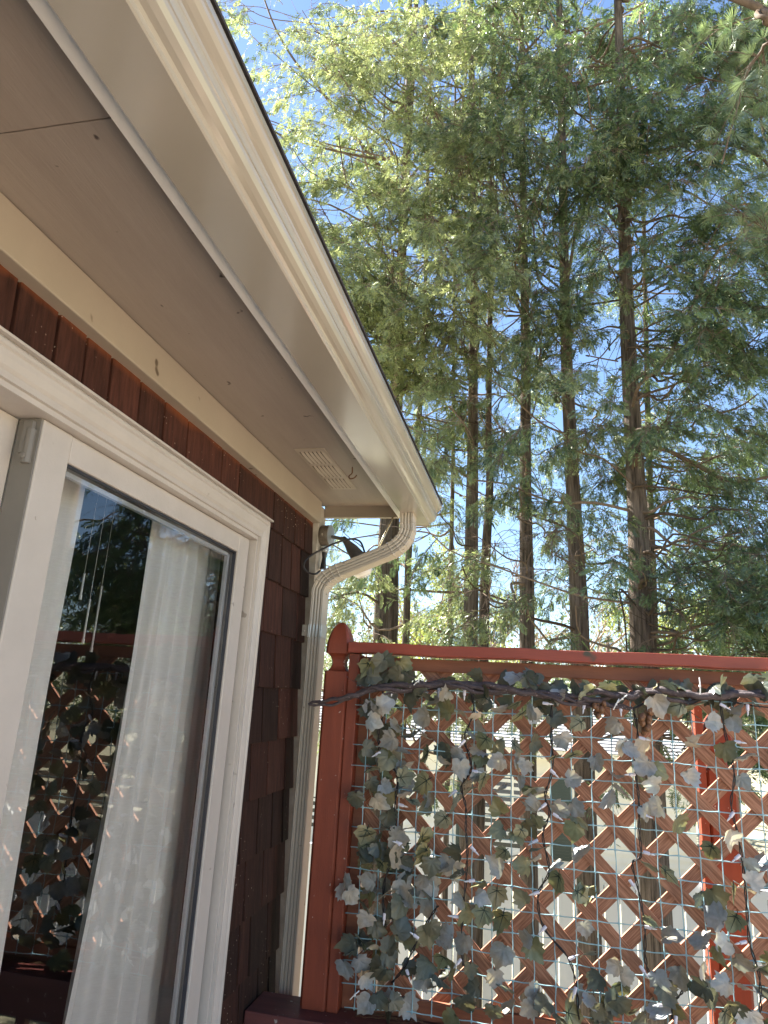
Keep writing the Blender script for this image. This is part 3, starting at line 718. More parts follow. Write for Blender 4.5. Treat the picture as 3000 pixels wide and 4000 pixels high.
L5 = "505,460,o 580,425,d 640,410,d 560,520,d 620,520,d 700,500,d 790,530,d 870,590,e 1240,500,d 1450,540,d 1500,540,g 1610,540,d 640,700,g 550,720,g 790,670,d 890,660,d 955,690,g 1030,640,g 1140,740,g 1230,790,b 500,750,d 560,820,b 690,850,g 880,790,g 1030,730,o 1280,620,d 1270,670,g 1400,740,g 1500,700,o 1600,760,g 650,950,g 520,1000,d 640,1030,o 760,1030,g 790,910,d 640,1090,d 550,1120,d 760,1120,g 900,1050,o 1020,1090,g 1110,1040,g 1140,1140,g 1220,920,g 1250,1010,g 1290,960,o 1390,990,o 1520,990,o 1380,1090,g 1540,1100,g 1260,1190,g 1270,1090,o 640,1260,g 770,1290,g 870,1240,o 770,1190,o 540,1250,d 600,1370,b 430,1350,d 820,1370,o 1190,1280,d 1120,1370,d 1400,1270,g 1280,1230,o 1390,1400,o 1590,1280,o 1600,1390,g 1010,1490,o 640,1540,g 790,1540,g 660,1480,d 490,1590,o 910,1600,o 1380,1560,o 1530,1590,o 720,1600,g 490,1720,d 580,1700,d 700,1740,g 890,1720,o 750,1800,d 1090,1700,d 1420,1700,o 1630,1740,g 600,1790,o 940,1800,d 1030,1790,g"
L6 = "130,340,d 400,400,d 500,440,o 610,400,d 300,450,g 900,390,o 1080,380,d 1310,390,d 1550,370,d 1640,350,d 150,570,b 290,600,d 420,630,o 650,640,g 330,740,g 40,580,o 150,750,d 1290,620,g 1440,630,b 930,510,g 1040,510,o 1180,500,o 1440,530,g 700,770,b 760,800,g 840,780,g 550,880,g 1170,770,b 1180,720,g 1490,820,g 1380,810,o 270,840,o 400,840,o 80,900,g 50,1000,g 110,1050,o 400,990,g 840,900,g 950,940,o 890,1010,b 670,960,g 680,1060,g 1160,980,b 610,1110,b 1490,1000,g 130,1140,g 310,1190,g 420,1170,g 440,1240,o 160,1260,o 920,1160,g 1070,1270,o 860,1200,g 1400,1360,b 180,1420,d 400,1320,o 440,1450,g 50,1330,o 1270,1440,o 270,1530,b 60,1530,o 890,1540,d 1010,1590,o 1540,1540,b 1560,1630,b 300,1640,o 450,1680,o 1410,1700,o 1530,1690,g 1350,395,d 1600,420,d 480,400,d 740,460,d 820,430,d 1000,400,d 1140,400,d 230,420,d"
L7 = "730,100,o 720,230,d 800,220,d 890,240,e 840,310,o 970,300,g 1090,220,o 1120,340,d 980,350,d 960,410,g 1210,310,g 1310,350,e 735,380,g 590,420,b 640,480,b 850,470,g 980,510,g 740,450,g 740,510,o 1100,470,d 720,550,d 1080,400,g 1440,420,o 1330,500,b 1560,500,o 1470,490,g 720,640,g 800,700,d 890,600,d 960,680,d 700,770,o 640,840,g 740,830,b 870,900,d 880,790,d 1120,750,d 1210,900,o 1110,930,d 1000,970,d 1230,730,g 1340,790,g 1370,620,o 1470,610,o 1590,650,o 700,940,g 720,1040,b 600,950,g 830,1000,d 720,1180,g 820,1160,d 930,1150,d 1080,1040,g 1160,1060,d 1230,1030,d 1390,980,d 1400,1080,d 1360,1200,d 1590,870,g 1550,1010,g 1540,1240,d 1620,1080,o 1640,1200,g 1290,980,o 1560,280,g 1630,240,g 610,790,d 790,960,d 940,560,d 1160,700,d"
L8 = "60,490,o 450,470,o 90,740,g 150,840,o 470,700,g 480,850,o 540,1030,d 655,950,g 740,1000,b 890,640,o 1020,730,g 1290,600,g 1320,510,o 1430,660,o 1200,760,g 1350,800,b 1220,930,b 1330,880,o 1480,920,g 1590,920,b 1080,1000,g 950,1040,b 1340,1050,b 1200,1070,d 1520,1070,g 1620,990,d 100,1200,g 200,1160,d 510,1180,b 400,1250,o 640,1170,d 600,1270,d 940,1240,b 1080,1240,o 1400,1260,o 1520,1290,b 1620,1120,d 700,1180,d 560,1230,d 330,1290,d 820,1290,d 1000,1120,d 1280,1150,d 1450,1180,d"
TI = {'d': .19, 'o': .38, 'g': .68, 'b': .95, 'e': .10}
rl = random.Random(21); lm = MB(); vm = MB()
def place_leaf(p, k, rr, back=0.0):
    veins = (k == 'o' and rr.random() < .45) or rr.random() < .04
    sz = rr.uniform(.058, .086)
    narrow = rr.random()
    turn = rr.gauss(0, .45) if narrow < .7 else rr.choice((-1, 1))*rr.uniform(.8, 1.2)
    tilt = rr.gauss(0, .38) if narrow < .8 else rr.choice((-1, 1))*rr.uniform(.8, 1.25)
    leaf(lm, vm, p+Vector((0, -rr.uniform(.006, .040)+back, 0)), sz, rr.gauss(math.pi, 1.1), tilt, turn, min(1, max(0, TI[k]+rr.uniform(-.08, .08))), rr, veins)
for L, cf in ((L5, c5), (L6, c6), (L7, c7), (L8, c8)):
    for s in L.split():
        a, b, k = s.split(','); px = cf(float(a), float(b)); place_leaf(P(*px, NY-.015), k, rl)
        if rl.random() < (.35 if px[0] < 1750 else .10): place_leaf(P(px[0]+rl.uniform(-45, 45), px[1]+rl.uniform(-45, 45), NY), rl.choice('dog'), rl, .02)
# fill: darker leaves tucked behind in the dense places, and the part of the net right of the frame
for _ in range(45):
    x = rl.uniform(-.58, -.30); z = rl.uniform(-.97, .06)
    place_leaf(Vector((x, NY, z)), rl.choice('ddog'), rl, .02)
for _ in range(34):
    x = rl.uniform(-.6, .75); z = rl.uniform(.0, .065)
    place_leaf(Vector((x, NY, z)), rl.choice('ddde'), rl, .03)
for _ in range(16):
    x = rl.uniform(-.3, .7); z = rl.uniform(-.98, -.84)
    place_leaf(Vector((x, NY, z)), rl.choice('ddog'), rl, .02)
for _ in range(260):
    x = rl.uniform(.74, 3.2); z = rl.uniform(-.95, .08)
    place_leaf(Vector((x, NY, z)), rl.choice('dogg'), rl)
nleaf = len(lm.f); lm.add(vm.v, vm.f, 0)
lo = lm.build('foliage', M['leafart'], ivy, tint=True, fix=False, smooth=True)
lo.data.materials.append(M['vein']); lo.data.polygons.foreach_set('material_index', [0]*nleaf+[1]*(len(lo.data.polygons)-nleaf))

# ------------------------------------------------------------------ grapevine garland
vine = thing('vine_garland', 'twisted dark twig garland strung across the top of the ivy net', 'garland', (0, 2.45, .05))
vpx = [(1207, 2749), (1290, 2742), (1370, 2717), (1440, 2692), (1500, 2685), (1600, 2682), (1700, 2668), (1800, 2672), (1900, 2684), (2000, 2694), (2100, 2705), (2200, 2722), (2300, 2737), (2400, 2752), (2470, 2760)]
vr = random.Random(2)
def twig(pxs, r0, r1, off, ph, Y=2.445, amp=.007, rough=.1):
    base = smooth_path([P(a, b, Y) for a, b in pxs], 8); out = []
    for i, p in enumerate(base):
        out.append(p+Vector((0, amp*math.cos(i*.22+ph), amp*math.sin(i*.22+ph)+off+.0025*math.sin(i*.9+ph))))
    mb = MB(); n = len(out); r0 *= 1.25; r1 *= 1.15; mb.tube(out, [r0+(r1-r0)*abs(2*i/(n-1)-1)**3 + vr.uniform(-.0005, .0005) for i in range(n)], 8, rough=rough); return mb
twig(vpx, .0085, .004, 0, 0).build('stem', M['twig'], vine, smooth=True)
twig(vpx[:-1], .0060, .003, -.004, 2.6).build('stem', M['twig'], vine, smooth=True)
twig(vpx[4:], .0050, .003, -.010, 4.2, amp=.011).build('stem', M['twig'], vine, smooth=True)
vp2 = [(2250, 2725), (2350, 2712), (2450, 2718), (2540, 2702), (2640, 2720), (2740, 2722), (2850, 2712), (3000, 2716), (3300, 2722), (3700, 2735), (4300, 2750)]
twig(vp2, .0095, .006, .004, 1, Y=2.445).build('stem', M['twig'], vine, smooth=True)
twig(vp2, .0055, .004, -.006, 3.5, Y=2.445, amp=.010).build('stem', M['twig'], vine, smooth=True)
for bx, by, nb in ((2340, 2785, 7), (2520, 2810, 13)):
    mb = MB(); top = P(bx+8, by-50, 2.445)
    for q in range(nb):
        u = q/nb; c = P(bx + vr.uniform(-24, 24)*(1-.5*u), by-38+u*95*(nb/13)+vr.uniform(-4, 4), 2.44+vr.uniform(-.014, .014)); rb = vr.uniform(.0085, .0115)
        M2 = Matrix.Translation(c) @ Matrix.Rotation(vr.uniform(-.5, .5), 4, 'Y') @ Matrix.Rotation(vr.uniform(-.4, .4), 4, 'X')
        mb.lathe([(rb*math.sin(a), -1.25*rb*math.cos(a)) for a in np.linspace(.05, math.pi-.05, 9)], 12, M=M2)
        mb.tube([top, c], .0008, 4)
    mb.build('berry_cluster', M['berry'], vine, smooth=True)
# loose thin tendrils
for _ in range(16):
    mb = MB()
    i = vr.randrange(2, len(vpx)-2); a, b = vpx[i]; p = P(a, b, 2.44)
    pts = [p]; d = Vector((vr.choice((-1, 1)), vr.uniform(-.3, .1), vr.uniform(-.4, .5))).normalized()
    for _q in range(5): d = (d+Vector((vr.uniform(-.5, .5), vr.uniform(-.3, .3), vr.uniform(-.5, .5)))).normalized(); pts.append(pts[-1]+d*.022)
    mb.tube(smooth_path(pts, 4), .0012, 5, r2=.0006); mb.build('tendril', M['twig'], vine)

# ------------------------------------------------------------------ string lights
st = thing('string_lights', 'black wired string lights with small white sockets draped down the ivy net', 'string lights', (0, 2.46, -.4))
SY = 2.462
strands = [
 [c5(600, 600), c5(615, 740), c5(580, 850), c5(575, 960), c5(600, 1060), c5(700, 1180), c5(690, 1350), c5(690, 1500), c5(700, 1650), c7(835, 400), c7(825, 600), c7(840, 700)],
 [c5(1195, 600), c5(1225, 740), c5(1160, 930), c5(1190, 1040), c5(1205, 1150), c5(1140, 1260), c5(1170, 1400), c5(1170, 1550), c5(1180, 1700), c7(1360, 400), c7(1340, 600), c7(1330, 800), c7(1345, 950)],
 [c6(260, 440), c6(255, 680), c6(262, 920), c6(215, 1090), c6(245, 1200), c6(200, 1350), c8(240, 330), c8(170, 490), c8(205, 700), c8(370, 910), c8(420, 1120), c8(430, 1310)],
 [c6(785, 520), c6(815, 700), c6(800, 900), c6(820, 1100), c6(825, 1300), c6(835, 1480), c6(780, 1530), c8(815, 440), c8(860, 680), c8(865, 900), c8(900, 1010), c8(1010, 1150), c8(1040, 1300)],
 [c6(1345, 460), c6(1380, 680), c6(1440, 950), c6(1420, 1150), c6(1465, 1350), c8(1500, 330), c8(1520, 560), c8(1540, 800), c8(1600, 1000), c8(1610, 1200), c8(1600, 1330)],
 [c7(1180, 560), c7(1120, 650), c7(1040, 800), c7(960, 960), c7(880, 1060)],
 [c8(955, 1040), c8(1060, 1050), c8(1105, 1110), c8(1050, 1170), c8(960, 1200)]]
sr = random.Random(9)
def wires(px, name, Y=SY, r=.0020):
    base = smooth_path([P(a, b, Y+sr.uniform(-.006, .006)) for a, b in px], 10); mb = MB()
    for ph in (0, math.pi):
        mb.tube([p+Vector((.0028*math.cos(i*.55+ph), .0028*math.sin(i*.55+ph), 0)) for i, p in enumerate(base)], r, 5)
    mb.build(name, M['wire'], st, smooth=True); return base
for s_ in strands: wires(s_, 'strand')
wires([c5(600, 600), c5(760, 570), c5(900, 600), c5(1060, 580), c5(1195, 600), c5(1400, 600), c5(1650, 640), c6(260, 440), c6(400, 490), c6(600, 510), c6(785, 525), c6(950, 440), c6(1150, 440), c6(1345, 460), c6(1500, 500), c6(1660, 520), c6(1900, 540)], 'top_wire')
wires([c5(720, 560), c5(820, 600), c5(980, 560), c5(1080, 540), c5(1150, 590), c5(1300, 570)], 'top_wire')
B5 = [(985, 615, 0), (1160, 630, 0), (665, 605, 0), (565, 1040, 60), (1085, 1305, 50), (735, 1390, -80), (1240, 1160, -85), (715, 1655, -60), (1225, 1695, -50), (1145, 965, 40), (1635, 1640, 60)]
B6 = [(465, 520, 10), (705, 535, 0), (1375, 512, -60), (1527, 530, 5), (225, 495, -85), (850, 722, -80), (1470, 745, -85), (270, 945, -50), (770, 955, 85), (200, 1160, 50), (865, 1220, -75), (290, 1225, -60), (880, 1465, -80), (1455, 1495, 50), (780, 1665, -35), (1420, 1222, 40)]
B8 = [(150, 480, 70), (200, 715, 45), (395, 895, -120), (405, 1120, 20), (890, 703, -85), (850, 980, -40), (1490, 800, 75), (960, 1205, 80), (1060, 1310, 10)]
B7 = [(830, 640, 0), (1030, 755, 120), (985, 1005, -25), (1390, 400, 80), (1285, 630, 90), (1310, 930, 40), (925, 155, 100)]
for B, cf in ((B5, c5), (B6, c6), (B7, c7), (B8, c8)):
    for a, b, ang in B:
        p = P(*cf(a, b), SY-.014); th = rad(ang); d = Vector((-math.sin(th), -.15, -math.cos(th)))
        mb = MB(); mb.lathe([(0, -.014), (.0042, -.014), (.0052, -.012), (.0052, .004), (.0044, .0055), (0, .0055)], 12, M=frameM(p, d)); so_ = mb.build('socket', M['socket'], st, bevel=0)
        mb = MB(); mb.lathe([(0, .0056), (.0026, .0056), (.003, .010), (.0026, .016), (.0010, .021), (.0002, .023)], 10, M=frameM(p, d)); mb.build('bulb', M['bulb'], so_, smooth=True)
for i, (a, b, ang, lab) in enumerate(((c6(1217, 380), 0, 90, 'upright white cable tie above the garland near the second post'), (c6(675, 500), 0, 62, 'white cable tie end sticking out left of the larger berry cluster'), (c6(715, 465), 0, 40, 'white cable tie curling over the garland beside the berries'),
                                (c7(640, 1140), 0, 45, 'white cable tie near the foot of the net by the trim'), (c5(845, 545), 0, 40, 'pale cable tie looping above the bright green leaf'))):
    p = P(*a, 2.425); d = Vector((math.cos(rad(ang)), 0, math.sin(rad(ang)))); L = .026 if i == 0 else .020
    mb = MB(); mb.tube(smooth_path([p-d*L, p-Vector((0, .006, -.002)), p+d*L], 5), .0018, 6)
    mb.box(-.003, .003, -.003, .003, -.003, .003, M=Matrix.Translation(p))
    tag(mb.build('cable_tie', M['tie']), lab, 'cable tie', 'white cable ties on the net')
# pine needles and litter on the ledge
mb = MB(); rr = random.Random(6)
for _ in range(140):
    x = rr.uniform(-.60, .6); y = 2.50 + rr.uniform(0, .045); a = rr.gauss(0, .5); L = rr.uniform(.02, .05)
    mb.tube([(x-L*math.cos(a)*.8, y-L*math.sin(a)*.3, -.9995), (x, y, -.996+rr.uniform(0, .006)), (x+L*math.cos(a)*.8, y+L*math.sin(a)*.3, -.9985)], .0007, 4)
kind(tag(mb.build('needle_litter', M['straw']), 'dry brown needles lying on the railing cap at the foot of the lattice', 'leaf litter'), 'stuff')

# ------------------------------------------------------------------ neighbour house, fences
nh = thing('neighbour_house', 'cream sided house with pale grey roof and dark shutters seen through the lattice', 'house', (-1, 18, GZ))
NR = Matrix.Translation((0, 16, 0)) @ Matrix.Rotation(rad(-2), 4, 'Z')
mb = MB()
z = GZ
while z < -1.02:                                        # lapped siding boards
    mb.add([NR @ Vector(v) for v in ((-9, -.034, z), (3.05, -.034, z), (3.05, .004, z+.15), (-9, .004, z+.15), (-9, .15, z), (3.05, .15, z), (3.05, .15, z+.15), (-9, .15, z+.15))],
           [(0,1,2,3),(4,7,6,5),(0,4,5,1),(1,5,6,2),(2,6,7,3),(3,7,4,0)]); z += .15
mb.box(2.9, 3.04, .15, 6.5, GZ, -1.0, M=NR); mb.box(-9, 3.04, 6.5, 6.6, GZ, -1.0, M=NR)
mb.build('wall', M['white_siding'], nh)
mb = MB(); mb.box(3.05, 3.16, -.03, .10, GZ, -1.0, M=NR); mb.box(-9.3, 3.4, -.38, -.34, -1.04, -.86, M=NR); mb.box(-9.3, 3.4, -.34, 0, -1.02, -.995, M=NR); mb.build('corner_trim', M['white_siding'], nh)
mb = MB()
nrow = 24
for k in range(nrow):                                   # courses of roof shingles
    a, b = k/nrow, (k+1)/nrow
    y0, y1 = -.42+a*3.7, -.42+b*3.7+.03; z0, z1 = -.86+a*1.42, -.86+b*1.42
    mb.add([NR @ Vector(v) for v in ((-9.3, y0, z0+.02), (3.4-a*.4, y0, z0+.02), (3.4-b*.4, y1, z1), (-9.3, y1, z1), (-9.3, y0, z0), (3.4-a*.4, y0, z0))], [(0,1,2,3), (4,5,1,0)])
mb.add([NR @ Vector(v) for v in ((-9.3, 3.28, .56), (3.0, 3.28, .56), (3.4, 7.0, -.86), (-9.3, 7.0, -.86))], [(0,1,2,3)])
mb.add([NR @ Vector(v) for v in ((3.05, 0, -1.0), (3.05, 6.5, -1.0), (2.98, 3.28, .50))], [(0,1,2)])
mb.build('roof', M['far_roof'], nh)
for (xa, xb, za, zb) in ((-1.15, .22, -2.95, -1.50), (-5.6, -4.3, -2.95, -1.5)):
    mb = MB(); mb.box(xa-.09, xb+.09, -.05, -.014, zb, zb+.10, M=NR); mb.box(xa-.09, xb+.09, -.05, -.014, za-.1, za, M=NR)
    mb.box(xa-.09, xa, -.05, -.014, za, zb, M=NR); mb.box(xb, xb+.09, -.05, -.014, za, zb, M=NR); mb.box(xa, xb, -.04, -.014, (za+zb)/2-.03, (za+zb)/2+.03, M=NR)
    mb.box((xa+xb)/2-.02, (xa+xb)/2+.02, -.038, -.0145, (za+zb)/2+.03, zb, M=NR)
    wo = mb.build('window', M['white_siding'], nh)
    mb = MB(); mb.box(xa, xb, -.0175, -.0150, za, zb, M=NR); mb.build('pane', M['darkglass'], wo)
    for (sa, sb) in ((xa-.52, xa-.10), (xb+.10, xb+.52)):
        mb = MB(); mb.box(sa, sb, -.055, -.014, za-.08, zb+.08, M=NR)
        for q in range(26): zq = za-.03+q*(zb-za+.06)/26; mb.box(sa+.05, sb-.05, -.066, -.0555, zq, zq+.03, M=NR)
        mb.build('shutter', M['shutter'], nh)
vf = thing('vinyl_fence', 'white vinyl plank fence seen behind the lattice below the cream house', 'fence', (0, 8, GZ))
mb = MB(); x = -6.0
while x < 9: mb.box(x, x+.140, 8.0, 8.022, GZ+.1, -1.68); x += .152
mb.build('panel', M['vinyl'], vf, bevel=.003, seg=1)
mb = MB(); mb.box(-6, 9, 7.985, 8.04, -1.679, -1.60); mb.box(-6, 9, 7.985, 8.04, GZ+.08, GZ+.2); mb.build('rail', M['vinyl'], vf)
for x in (-5.3, -2.95, -.6, 1.66, 4.0, 6.4):
    mb = MB(); mb.box(x-.06, x+.06, 7.95, 8.07, GZ, -1.575); ppo = mb.build('post', M['vinyl'], vf, bevel=.004)
    mb = MB(); mb.box(x-.075, x+.075, 7.935, 8.085, -1.5745, -1.55); mb.add([(x-.07, 7.94, -1.5495), (x+.07, 7.94, -1.5495), (x+.07, 8.08, -1.5495), (x-.07, 8.08, -1.5495), (x, 8.01, -1.515)], [(0,1,4),(1,2,4),(2,3,4),(3,0,4),(0,3,2,1)]); mb.build('post_cap', M['vinyl'], ppo)
sf = thing('slat_fence', 'weathered brown horizontal slat fence beyond the second red post', 'fence', (4, 10.5, GZ))
for k in range(14):
    z = GZ+.15+k*.155; mb = MB(); mb.box(3.05, 9, 10.5, 10.525, z, z+.105); mb.build('slat', M['oldwood'], sf)
for x in (3.0, 5.4, 7.8):
    mb = MB(); mb.box(x, x+.09, 10.53, 10.62, GZ, -1.05); mb.build('post', M['oldwood'], sf)

# ------------------------------------------------------------------ foliage tools
NPR = np.random.default_rng(7)
def frond_template(n=11, fern=True):
    V, F = [], []
    def kite(p, d, L, wd):
        nrm = np.array([-d[1], d[0]]); i = len(V)
        for q in (p, p+d*L*.45+nrm*wd, p+d*L, p+d*L*.45-nrm*wd): V.append((q[0], q[1], 0))
        F.append((i, i+1, i+2, i+3))
    kite(np.array([0, 0.]), np.array([1., 0]), 1.0, .018)
    for k in range(n):
        t = .12+.85*k/n; L = .42*math.sin(math.pi*min(1, .22+t*.78))**.8+.04
        for s in (1, -1):
            a = rad(42-8*t); d = np.array([math.cos(a), s*math.sin(a)]); p = np.array([t+(.03 if s > 0 else 0), 0.])
            kite(p, d, L, .020*L/.4+.012)
            if fern:
                for u in (.45,):
                    for s2 in (1, -1):
                        a2 = a*s+s2*rad(38); kite(p+d*L*u, np.array([math.cos(a2), math.sin(a2)]), L*.5, .018)
    V = np.array(V); V[:, 2] = -.22*V[:, 0]**2 - .12*np.abs(V[:, 1]) + NPR.normal(0, .03, len(V)); return V, np.array(F)
def tuft_template(n=26):
    V, F = [], []
    for k in range(n):
        a = NPR.uniform(0, 6.283); el_ = NPR.uniform(-.1, 1.1); d = np.array([math.sin(el_+.15), math.cos(el_+.15)*math.cos(a)*.9, math.cos(el_+.15)*math.sin(a)*.9]); d /= np.linalg.norm(d)
        s_ = np.cross(d, [0.3, .2, 1]); s_ /= np.linalg.norm(s_); L = NPR.uniform(.75, 1.0); i = len(V)
        for q in (s_*.012, d*L*.6+s_*.014+np.array([0, 0, -.03]), d*L+np.array([0, 0, -.12]), d*L*.6-s_*.014+np.array([0, 0, -.03])): V.append(q)
        F.append((i, i+1, i+2, i+3))
    return np.array(V), np.array(F)
TF = frond_template(8, True); TC = frond_template(9, False)
def sprig_template():
    V, F = [], []
    for k in range(17):
        t = k/17.; a = NPR.normal(0, .75); b = NPR.normal(0, .45); p = np.array([t*.9, NPR.normal(0, .10), NPR.normal(0, .07)-.2*t*t])
        d = np.array([math.cos(a)*math.cos(b), math.sin(a)*math.cos(b), math.sin(b)]); n_ = np.array([-math.sin(a), math.cos(a), NPR.normal(0, .4)]); L = NPR.uniform(.22, .42); wd = NPR.uniform(.022, .042); i = len(V)
        for q in (p, p+d*L*.5+n_*wd, p+d*L, p+d*L*.5-n_*wd): V.append(q)
        F.append((i, i+1, i+2, i+3))
    return np.array(V), np.array(F)
TS = sprig_template(); TT = tuft_template()
def leafy_template(n=10):
    V, F = [], []
    for k in range(n):
        p = NPR.normal(0, .45, 3); d = NPR.normal(0, 1, 3); d /= np.linalg.norm(d); s_ = np.cross(d, NPR.normal(0, 1, 3)); s_ /= np.linalg.norm(s_); i = len(V)
        for q in (p, p+d*.14+s_*.09, p+d*.30, p+d*.14-s_*.09): V.append(q)
        F.append((i, i+1, i+2, i+3))
    return np.array(V), np.array(F)
TL = leafy_template()
def mesh_np(name, V, F, tint, mat, parent):
    me = bpy.data.meshes.new(name); me.vertices.add(len(V)); me.vertices.foreach_set('co', V.astype(np.float32).ravel())
    me.loops.add(F.size); me.loops.foreach_set('vertex_index', F.astype(np.int32).ravel())
    me.polygons.add(len(F)); me.polygons.foreach_set('loop_start', np.arange(0, F.size, 4, dtype=np.int32)); me.polygons.foreach_set('loop_total', np.full(len(F), 4, dtype=np.int32))
    me.update(calc_edges=True); at = me.attributes.new('tint', 'FLOAT', 'FACE'); at.data.foreach_set('value', tint.astype(np.float32))
    return link(name, me, mat, parent)
def scatter(name, tmpl, items, mat, parent):
    """items: list of (pos, dir, roll, size, tint)"""
    if not items: return None
    T_, F_ = tmpl; N = len(items)
    pos = np.array([i[0] for i in items]); d = np.array([i[1] for i in items]); d /= np.linalg.norm(d, axis=1)[:, None]+1e-9
    roll = np.array([i[2] for i in items]); size = np.array([i[3] for i in items]); tn = np.array([i[4] for i in items])
    up = np.tile([0, 0, 1.0], (N, 1)); lat = np.cross(up, d); ln = np.linalg.norm(lat, axis=1); bad = ln < .05; lat[bad] = [1, 0, 0]; lat /= np.linalg.norm(lat, axis=1)[:, None]
    nr = np.cross(d, lat); c, s = np.cos(roll)[:, None], np.sin(roll)[:, None]; l2 = lat*c+nr*s; n2 = -lat*s+nr*c
    V = pos[:, None, :] + size[:, None, None]*(T_[None, :, 0:1]*d[:, None, :]+T_[None, :, 1:2]*l2[:, None, :]+T_[None, :, 2:3]*n2[:, None, :])
    F = (F_[None]+(np.arange(N)*len(T_))[:, None, None]).reshape(-1, 4)
    return mesh_np(name, V.reshape(-1, 3), F, np.repeat(tn, len(F_)), mat, parent)
M['fol_light'] = foliage('cedar_foliage_light', (.05, .085, .022), (.38, .41, .19), .45, .10)
M['fol_mid'] = foliage('cedar_foliage_mid', (.035, .068, .022), (.32, .36, .16), .42, .10)
M['fol_dark'] = foliage('cedar_foliage_dark', (.03, .062, .022), (.25, .32, .13), .40, .10)
M['fol_pine'] = foliage('pine_needles', (.06, .10, .045), (.24, .30, .13), .35, .12)
M['fol_spring'] = foliage('spring_leaves', (.16, .20, .04), (.34, .36, .12), .45, .08)
M['fol_far'] = foliage('far_foliage', (.06, .085, .035), (.16, .18, .08), .35, .05)

class Tree:
    def __init__(s, name, label, cat, group, pts, r0, r1, fol, seed, barktint=.5):
        s.rr = random.Random(seed); s.e = thing(name, label, cat, tuple(pts[0]), group); s.fol = fol; s.pts = [Vector(p) for p in pts]
        s.r0, s.r1 = r0, r1; s.items = []; s.br = MB(); s.bt = barktint; s.tmpl = TF
    def trunk(s):
        path = smooth_path(s.pts, max(3, int(40/len(s.pts)))); n = len(path); mb = MB(); k = 22; vs = []
        for i, p in enumerate(path):
            t = i/(n-1); r = s.r0+(s.r1-s.r0)*t
            for q in range(k):
                a = 6.2832*q/k; rg = 1+.07*noise.noise(Vector((math.cos(a)*2.2, math.sin(a)*2.2, p.z*.5+s.bt*9)))+.045*noise.noise(Vector((math.cos(a)*7, math.sin(a)*7, p.z*1.3)))
                if t < .08: rg += .15*(.08-t)/.08
                vs.append(p+Vector((math.cos(a)*r*rg, math.sin(a)*r*rg, 0)))
        fs = [(i*k+q, i*k+(q+1) % k, (i+1)*k+(q+1) % k, (i+1)*k+q) for i in range(n-1) for q in range(k)]; fs.append(tuple((n-1)*k+q for q in range(k)))
        mb.add(vs, fs, s.bt); mb.build('trunk', M['bark'], s.e, smooth=True, tint=True); return s
    def at(s, z):
        for a, b in zip(s.pts[:-1], s.pts[1:]):
            if z <= b.z: return a.lerp(b, max(0, min(1, (z-a.z)/max(.01, b.z-a.z))))
        return s.pts[-1].copy()
    def limb(s, tgt, r=.012, sag=.1, wob=.06, z0=None):
        rr = s.rr; tgt = Vector(tgt); base = s.at(z0 if z0 is not None else tgt.z - rr.uniform(-.15, .45)*min(1.5, (tgt-s.at(tgt.z)).length))
        d = tgt-base; n = 5; pts = []
        for i in range(n+1):
            t = i/n; p = base.lerp(tgt, t)+Vector((0, 0, -sag*math.sin(math.pi*t)))
            if 0 < i < n: p += Vector((rr.gauss(0, wob), rr.gauss(0, wob), rr.gauss(0, wob*.8)))
            pts.append(p)
        pts = smooth_path(pts, 3); s.br.tube(pts, r, 5, r2=r*.35, cap=False, tint=min(1, max(0, rr.gauss(.45, .2)))); return pts
    def spray(s, tip, d, nf, size, tint, bare=False, spread=.28, droop=.25):
        """a branchlet that carries fronds in one drooping plane"""
        rr = s.rr; d = Vector(d).normalized(); L = rr.uniform(.7, 1.2)*spread*1.6; side = d.cross(Vector((0, 0, 1)))
        if side.length < .1: side = Vector((1, 0, 0))
        side.normalize(); pts = [Vector(tip)]; cur = d.copy()
        for _ in range(4):
            cur = (cur+Vector((rr.uniform(-.25, .25), rr.uniform(-.25, .25), rr.uniform(-.3, .12)-droop*.3))).normalized(); pts.append(pts[-1]+cur*L/4)
        tt = min(1, max(0, rr.gauss(.6, .2)))
        s.br.tube(pts, .0042, 3, r2=.0016, cap=False, tint=tt)
        for q in range(nf):
            u = rr.uniform(.1, 1.0); k = min(3, int(u*4)); p = pts[k].lerp(pts[k+1], u*4-k); sd = rr.choice((-1, 1))
            fd = (cur*rr.uniform(.3, 1)+side*sd*rr.uniform(.1, 1.1)+Vector((rr.uniform(-.3, .3), rr.uniform(-.3, .3), rr.uniform(-.7, .3)-droop))).normalized()
            o = p+fd*rr.uniform(0, spread*.5)
            if rr.random() < .5: s.br.tube([p, p.lerp(o, .5)+Vector((0, 0, .01)), o+fd*size*.2], .0022, 3, r2=.001, cap=False, tint=tt)
            if not bare: s.items.append((tuple(o), tuple(fd), rr.gauss(0, .8), size*rr.uniform(.65, 1.2), min(1, max(0, tint+rr.gauss(0, .28)))))
        return pts
    def twigs(s, tip, d, n=5, L=.5, col=.8):
        rr = s.rr
        for _ in range(n):
            cur = (Vector(d).normalized()+Vector((rr.uniform(-.9, .9), rr.uniform(-.9, .9), rr.uniform(-.8, .6)))).normalized(); p = Vector(tip); pts = [p]
            for _q in range(4): cur = (cur+Vector((rr.uniform(-.4, .4), rr.uniform(-.4, .4), rr.uniform(-.35, .35)))).normalized(); pts.append(pts[-1]+cur*L/4)
            s.br.tube(smooth_path(pts, 2), .0035, 3, r2=.0012, cap=False, tint=col)
    def finish(s):
        cr = s.br.build('branches', M['branch'], s.e, tint=True, fix=False, smooth=True)
        if s.tmpl is TF:
            k = len(s.items)*3//10; s.rr.shuffle(s.items)
            scatter('crown', TF, s.items[:k], M[s.fol], s.e); scatter('crown', TS, s.items[k:], M[s.fol], s.e)
        else: scatter('crown', s.tmpl, s.items, M[s.fol], s.e)
